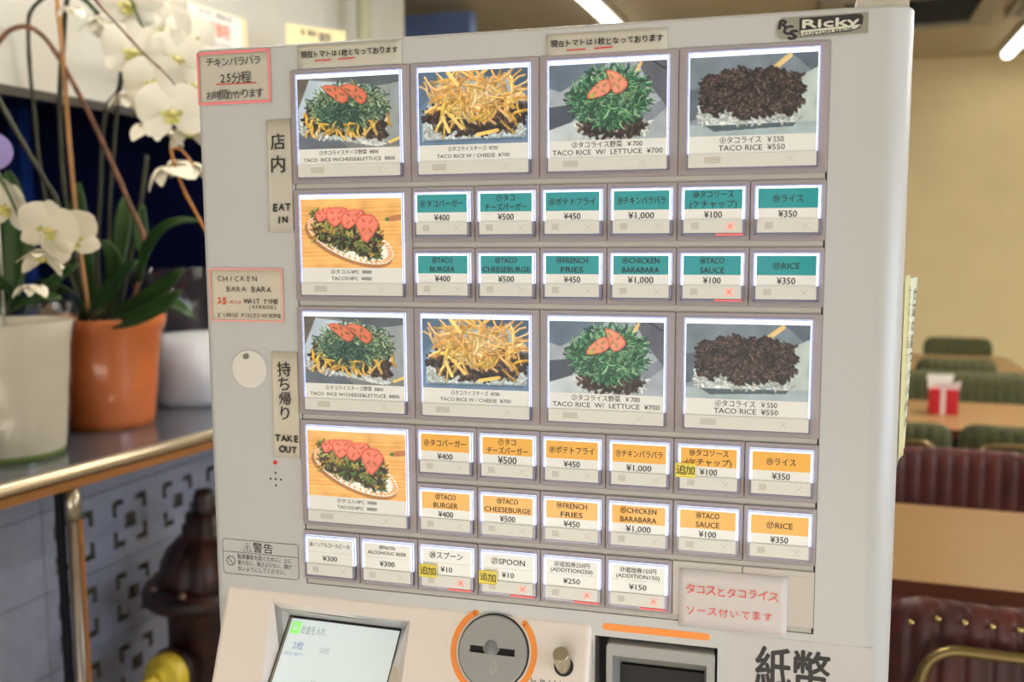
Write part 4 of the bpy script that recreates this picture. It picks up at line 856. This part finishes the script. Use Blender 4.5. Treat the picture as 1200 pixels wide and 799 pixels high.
# ---- orchids
M_petal = mat('orchid_petal', (232, 226, 208), .6, noise=.03, scale=30); M_petal.node_tree.nodes['Principled BSDF'].inputs['Subsurface Weight'].default_value = .0
M_lip = mat('orchid_lip', (196, 204, 110), .5, c2=(222, 206, 130), scale=60); M_lipw = mat('orchid_lip_white', (236, 238, 214), .6)
M_leaf = mat('orchid_leaf', (44, 74, 34), .35, noise=.2, scale=12); M_stem = mat('green_stem', (66, 84, 50), .5, noise=.2, scale=30); M_dstem = mat('dark_stem', (52, 54, 38), .55, noise=.25, scale=30)
M_bstem = mat('brown_stem', (140, 92, 66), .55, c2=(92, 62, 46), scale=40); M_stake = mat('bamboo_stake', (198, 146, 96), .6, noise=.1, scale=20); M_otwig = mat('ochre_twig', (176, 116, 50), .5)
def petal(mb, L, Wd, ang, cup, rnd, mi=0, start=.004):
    n, k = 7, 6; vs = []; ca, sa = math.cos(ang), math.sin(ang)
    for j in range(n + 1):
        v = j / n; wd = Wd / 2 * (math.sin(PI * min(1, v * .92 + .06)) ** .62); l = start + L * v
        for i in range(k + 1):
            u = (i / k - .5) * 2; x, z = u * wd, l; y = -cup * (v ** 2) * L + .18 * wd * u * u * (1 if cup > 0 else -1) + rnd.uniform(-.0008, .0008)
            vs.append((x * ca + z * sa, y, -x * sa + z * ca))
    mb.add(vs, [(j * (k + 1) + i, j * (k + 1) + i + 1, (j + 1) * (k + 1) + i + 1, (j + 1) * (k + 1) + i) for j in range(n) for i in range(k)], mi, True)
def flower_meshes(seed, open_=1.0):
    r = random.Random(seed); s = MB()
    for a in (0, 125, -125): petal(s, .044, .036, math.radians(a + r.uniform(-6, 6)), .10 * open_ + (1 - open_) * .9, r)
    p = MB()
    for a in (62, -62): petal(p, .046, .062, math.radians(a + r.uniform(-6, 6)), .14 * open_ + (1 - open_) * .9, r)
    p.v = [(x, y - .003, z) for x, y, z in p.v]
    l = MB(); l.lathe([(.0005, .006), (.004, .005), (.006, .0), (.008, -.006)], 12); l.v = [(x * .9, -.009 - z, y * .7 - .002) for x, y, z in l.v]
    l2 = MB()
    for a in (150, 210, 180): petal(l2, .014, .010, math.radians(a), .55, r)
    for a in (100, -100): petal(l2, .011, .010, math.radians(a), 1.3, r)
    l.add(l2.v, l2.f, 1, True)
    return s.mesh('flower', M_petal), p.mesh('petal_pair', M_petal), l.mesh('lip', [M_lip, M_lip])
FM = [flower_meshes(k) for k in range(4)]; FN = [flower_meshes(20 + k, .25) for k in range(3)]
def flower(plant, px, py, y, size, yaw=0, pitch=0, roll=0, nod=False, v=0):
    P = at(px, py, y); me = (FN if nod else FM)[v % (3 if nod else 4)]
    loc = plant.matrix_world.inverted() @ (ROOM @ P); o = link('flower', me[0], plant, loc); s_ = size / .092
    o.rotation_euler = (math.radians(pitch), math.radians(roll), math.radians(yaw) + math.radians(35)); o.scale = (s_,) * 3
    link('petal_pair', me[1], o); link('lip', me[2], o)
def spath(plant, pts, y, r, m, name='stem', y2=None, r2=None):
    P = []; n = len(pts)
    # smooth the polyline
    Q = []
    for i in range(n - 1):
        p0, p1, p2, p3 = pts[max(i - 1, 0)], pts[i], pts[i + 1], pts[min(i + 2, n - 1)]
        for s_ in (0, .25, .5, .75): 
            Q.append(tuple(.5 * ((2 * p1[c]) + (-p0[c] + p2[c]) * s_ + (2 * p0[c] - 5 * p1[c] + 4 * p2[c] - p3[c]) * s_ ** 2 + (-p0[c] + 3 * p1[c] - 3 * p2[c] + p3[c]) * s_ ** 3) for c in (0, 1)))
    Q.append(pts[-1]); inv = plant.matrix_world.inverted() @ ROOM; k = len(Q)
    for i, (a, b) in enumerate(Q): P.append(inv @ at(a, b, y + ((y2 if y2 is not None else y) - y) * i / (k - 1)))
    R_ = [r + ((r2 if r2 is not None else r) - r) * i / (k - 1) + (.0008 if i % 6 == 3 else 0) for i in range(k)]
    o = link(name, MB().tube(P, R_, 8).mesh(name, m), plant); return o
def leaf(plant, pts, y, wd, m=None, y2=None, tilt=.5):
    inv = plant.matrix_world.inverted() @ ROOM; n = 10; Q = []
    for i in range(n + 1):
        s_ = i / n; a = [(1 - s_) ** 2 * pts[0][c] + 2 * s_ * (1 - s_) * pts[1][c] + s_ * s_ * pts[2][c] for c in (0, 1)]; Q.append(inv @ at(a[0], a[1], y + ((y2 or y) - y) * s_))
    mb = MB(); vs = []
    for i, p in enumerate(Q):
        t_ = (Q[min(i + 1, n)] - Q[max(i - 1, 0)]).normalized(); view = Vector((.6, -.75, .2)).normalized(); sd = t_.cross(view).normalized(); up = sd.cross(t_); s_ = i / n; w_ = wd / 2 * (math.sin(PI * (s_ * .86 + .12)) ** .6)
        for u in (-1, -.5, 0, .5, 1): vs.append(p + (sd * math.cos(tilt) + up * math.sin(tilt)) * (u * w_) + up * (abs(u) * w_ * .3))
    mb.add(vs, [(i * 5 + j, i * 5 + j + 1, (i + 1) * 5 + j + 1, (i + 1) * 5 + j) for i in range(n) for j in range(4)], 0, True)
    o = link('leaf', mb.mesh('leaf', m or M_leaf), plant); sd_ = o.modifiers.new('thick', 'SOLIDIFY'); sd_.thickness = .0025; return o
M_terra = mat('terracotta', (236, 128, 66), .5, noise=.08, scale=9); M_soil = mat('moss_bark', (84, 66, 42), .9, noise=.3, scale=60, bump=.6)
M_film = clear('cellophane', (.98, .98, .98), .03, .10, bump=.35, scale=9)
def film(plant, prof, c, seed, n=40, amp=.02):
    r = random.Random(seed); ph = [r.uniform(0, 6) for _ in range(6)]
    def wob(w_, z): return 1 + amp * (math.sin(5 * w_ + ph[0] + z * 20) + .7 * math.sin(9 * w_ + ph[1] - z * 31) + .5 * math.sin(17 * w_ + ph[2] + z * 50)) / 2
    o = part('cellophane_wrap', MB().lathe(prof, n, wob=wob), M_film, plant, c); return o
A_ = thing('potted_orchid', 'white moth orchid in a terracotta pot wrapped in cellophane on the counter', 'potted orchid', (-1.565, 1.735, .980))
part('pot', MB().lathe([(.001, .0), (.096, .0), (.099, .02), (.112, .14), (.120, .215), (.128, .222), (.131, .238), (.129, .246), (.120, .246), (.114, .225), (.108, .20)], 56), M_terra, A_)
part('soil', MB().lathe([(.112, .222), (.09, .232), (.05, .238), (.0005, .240)], 24), M_soil, A_)
film(A_, [(.102, .002), (.106, .03), (.119, .14), (.127, .215), (.138, .25), (.146, .275)], (0, 0, 0), 2, amp=.018)
B_ = thing('potted_orchid', 'white moth orchid in a tall white pot with green foot at the left picture edge', 'potted orchid', (-1.525, 1.425, .980))
part('pot', MB().lathe([(.001, .0), (.094, .0), (.097, .012)], 48).add([], []), mat('green_band', (150, 176, 96), .5), B_, label='pale green foot of the pot')
part('sleeve', MB().lathe([(.097, .012), (.104, .10), (.114, .22), (.120, .262), (.117, .264), (.110, .235)], 48), mat('white_sleeve', (232, 224, 204), .6, noise=.03, scale=8), B_)
part('soil', MB().lathe([(.112, .235), (.05, .248), (.0005, .250)], 24), M_soil, B_)
film(B_, [(.101, .002), (.108, .08), (.121, .22), (.132, .27), (.14, .31)], (0, 0, 0), 5)
# stems (terracotta plant)
spath(A_, [(-10, 62), (8, 38), (30, 31), (50, 42), (68, 66), (86, 98), (103, 130), (118, 162), (136, 202), (152, 240), (170, 290), (150, 372)], 1.60, .0052, M_bstem, y2=1.72)
spath(A_, [(70, -12), (48, 0), (36, 14), (33, 32), (35, 80), (40, 130), (46, 190), (60, 260), (100, 372)], 1.66, .0042, M_dstem, y2=1.72)
spath(A_, [(66, -12), (70, 30), (75, 80), (79, 140), (84, 200), (89, 252), (104, 372)], 1.62, .0046, M_stake, 'stake', y2=1.70)
spath(A_, [(80, -12), (76, 20), (74, 50), (71, 90), (70, 130), (73, 200), (82, 270), (104, 372)], 1.64, .0056, M_dstem, y2=1.72)
spath(A_, [(100, -14), (122, 12), (146, 38), (170, 64), (190, 82), (205, 99)], 1.44, .0026, M_bstem, r2=.0016)
spath(A_, [(88, -8), (102, 2), (114, 15)], 1.55, .0050, M_stem)
spath(A_, [(145, 86), (138, 108), (126, 124), (120, 160), (118, 220), (114, 300), (118, 372)], 1.66, .0050, M_dstem, y2=1.73)
spath(A_, [(146, 50), (138, 120), (132, 190), (128, 250), (124, 372)], 1.70, .0042, M_dstem, y2=1.75)
spath(A_, [(172, 182), (166, 230), (155, 290), (138, 372)], 1.74, .0050, M_dstem, y2=1.75)
spath(A_, [(200, 175), (206, 198), (216, 224), (230, 250), (246, 280)], 1.50, .0028, M_otwig); spath(A_, [(200, 175), (210, 174), (220, 184), (228, 196)], 1.50, .0022, M_otwig)
spath(A_, [(150, -10), (172, 40), (205, 80), (232, 116)], 1.62, .0026, M_stem)
spath(B_, [(-6, 108), (14, 145), (34, 180), (52, 210), (68, 240), (80, 300), (50, 360)], 1.40, .0046, M_dstem, y2=1.46)
spath(B_, [(-4, 200), (8, 222), (20, 248), (32, 272), (42, 300)], 1.28, .0032, M_stem)
FL = [(150, 4, 1.62, .115, 0, 10, 0, 0), (156, 60, 1.55, .112, 4, 5, 6, 1), (192, 36, 1.70, .112, 8, 0, -4, 2), (206, 68, 1.60, .108, 6, 8, 10, 3), (182, 96, 1.56, .110, -6, 12, 0, 0), (201, 131, 1.52, .122, 4, 4, -3, 1), (226, 100, 1.66, .110, 16, 0, 0, 2), (222, 44, 1.74, .105, 20, 0, 0, 3), (150, 34, 1.72, .090, -20, 20, 20, 1), (178, 62, 1.74, .115, 0, 0, 30, 2), (222, 76, 1.76, .115, 10, 0, 15, 0), (186, 14, 1.78, .115, 0, 0, 10, 3), (214, 118, 1.70, .11, 12, 0, -20, 1), (130, 38, 1.78, .09, -10, 30, 40, 2), (176, 118, 1.72, .10, 0, 0, 30, 0)]
for px, py, y, s_, ya, pi_, ro, v in FL: flower(A_, px, py, y, s_, ya, pi_, ro, False, v)
for px, py, y, s_, ya, pi_, ro in ((121, 22, 1.62, .085, -20, 100, 10), (83, 8, 1.58, .05, 0, 110, 0), (152, 108, 1.66, .085, -10, 100, 0), (184, 146, 1.55, .095, 10, 95, 5), (196, 194, 1.50, .090, -25, 105, -15), (223, 190, 1.55, .085, 20, 100, 8), (223, 152, 1.60, .09, 10, 60, 0)): flower(A_, px, py, y, s_, ya, pi_, ro, True, int(px))
flower(B_, 58, 268, 1.26, .098, -10, 18, 18, False, 1); flower(B_, 82, 280, 1.30, .100, 30, 10, -20, False, 2); flower(B_, 8, 242, 1.30, .095, -30, 12, 12, False, 3); flower(B_, 50, 300, 1.25, .070, 0, 60, 8, True, 1); flower(B_, 36, 334, 1.30, .055, 0, 90, 0, True, 2)
# leaves
for pts, y, wd, y2, tl in ((((140, 374), (170, 355), (216, 316)), 1.72, .050, 1.66, .4), (((130, 378), (175, 372), (212, 342)), 1.68, .055, 1.60, .7), (((160, 330), (172, 250), (232, 258)), 1.70, .028, 1.66, .5), (((112, 374), (88, 300), (92, 214)), 1.74, .060, 1.80, .3), (((118, 374), (150, 300), (118, 282)), 1.70, .040, 1.60, .4),
                          (((104, 376), (130, 330), (160, 306)), 1.66, .046, 1.58, .6), (((100, 376), (80, 340), (40, 330)), 1.66, .050, 1.58, .8), (((124, 374), (150, 240), (146, 230)), 1.78, .040, 1.84, .2), (((170, 300), (160, 270), (168, 240)), 1.74, .035, 1.74, .2), (((120, 376), (190, 330), (226, 372)), 1.74, .05, 1.72, .6)): leaf(A_, pts, y, wd, y2=y2, tilt=tl)
for pts, y, wd, y2, tl in ((((30, 362), (60, 330), (92, 310)), 1.42, .05, 1.34, .8), (((10, 362), (26, 260), (8, 200)), 1.46, .055, 1.52, .3), (((0, 362), (30, 250), (60, 236)), 1.48, .045, 1.55, .4), (((20, 362), (-10, 330), (-30, 300)), 1.40, .06, 1.3, .7), (((10, 364), (40, 345), (70, 350)), 1.38, .05, 1.30, .9)): leaf(B_, pts, y, wd, y2=y2, tilt=tl)
# round purple tag on a stick
P = at(-9, 177, 1.36); t = thing('plant_tag', 'round light purple tag on a stick at the left picture edge', 'tag', (P.x, P.y, .98))
dd = MB().disc((0, 0), .034, -.0015, .0015, 36); o = part('disc', dd, mat('lilac_card', (150, 134, 196), .5), t, (0, 0, P.z - .98)); o.rotation_euler = (0, 0, math.radians(40)); part('stick', MB().tube([(0, .003, 0.2), (0, .003, P.z - .98)], .002, 8), M_white, t)
# wrapped pot further along the counter
t = thing('wrapped_gift_pot', 'low white paper-covered pot in shiny cellophane between terracotta pot and machine', 'wrapped pot', (-1.57, 2.10, .98))
part('pot', MB().lathe([(.001, 0), (.150, 0), (.160, .02), (.165, .10), (.155, .15), (.12, .17), (.001, .175)], 40, wob=lambda w_, z: 1 + .02 * math.sin(7 * w_ + z * 30)), mat('white_wrap_paper', (232, 234, 242), .5, noise=.05, scale=10), t)
film(t, [(.163, .002), (.172, .10), (.165, .18), (.150, .24), (.172, .30), (.19, .34)], (0, 0, 0), 9, amp=.05)
# congratulation cards on sticks
def card(name, corners, y, y2, label, lines, m, sheet=None):
    """corners: top-left, top-right in the picture; the card hangs straight down from them"""
    a, b = at(*corners[0], y), at(*corners[1], y2); h = corners[2]; d = b - a; ux = Vector((d.x, d.y, 0)); ux_len = ux.length; ux.normalize(); mid = (a + b) / 2
    ang = math.atan2(d.y, d.x); t = thing(name, label, 'sign', (mid.x, mid.y, .98), ang); zt = mid.z - .98
    til = (b.z - a.z) / ux_len; w_ = ux_len
    def sh(mb): mb.v = [(x, y_, z + til * x) for x, y_, z in mb.v]; return mb
    part('board', sh(MB().box(-w_ / 2, w_ / 2, 0, .003, zt - h, zt)), m, t)
    if sheet: part('sheet', sh(MB().box(-w_ / 2 + sheet[0], w_ / 2 - sheet[1], -.0008, 0, zt - h + .004, zt - .003)), mat('white_sheet', (232, 226, 222), .6), t)
    part('stick', MB().tube([(0, .006, 0), (0, .006, zt - .01)], .004, 8), M_stake, t)
    for ln, x, z, s_, w2, mm in lines: tm = MB(); text(tm, ln, x, z, s_, width=w2, bold=.03, y=-.0012); sh(tm); tm.v = [(x_, y_, z_ + zt) for x_, y_, z_ in tm.v]; part('lettering', tm, mm, t)
    return t
M_cream = mat('cream_card', (234, 216, 168), .6); M_or = mat('coral_print', (240, 130, 104), .6); M_gr = mat('grey_brush', (110, 112, 104), .7)
card('greeting_sign', ((209, -4), (289, 23), .150), 1.95, 2.30, 'white congratulation card with coral characters behind the machine top corner', [('開店御祝', .0, -.052, .030, .15, M_or), ('モンブラン    株式会社  様', .0, -.016, .010, .165, M_gr), ('代表 タコライス', .02, -.088, .012, .12, M_gr)], M_cream, (.022, .03))
card('greeting_sign', ((335, 27), (405, 37), .13), 2.35, 2.62, 'cream card with faint brush writing showing above the machine top', [('祝  開店', -.04, -.018, .014, .07, M_gr), ('御祝', .035, -.026, .022, .06, M_gr)], M_cream)
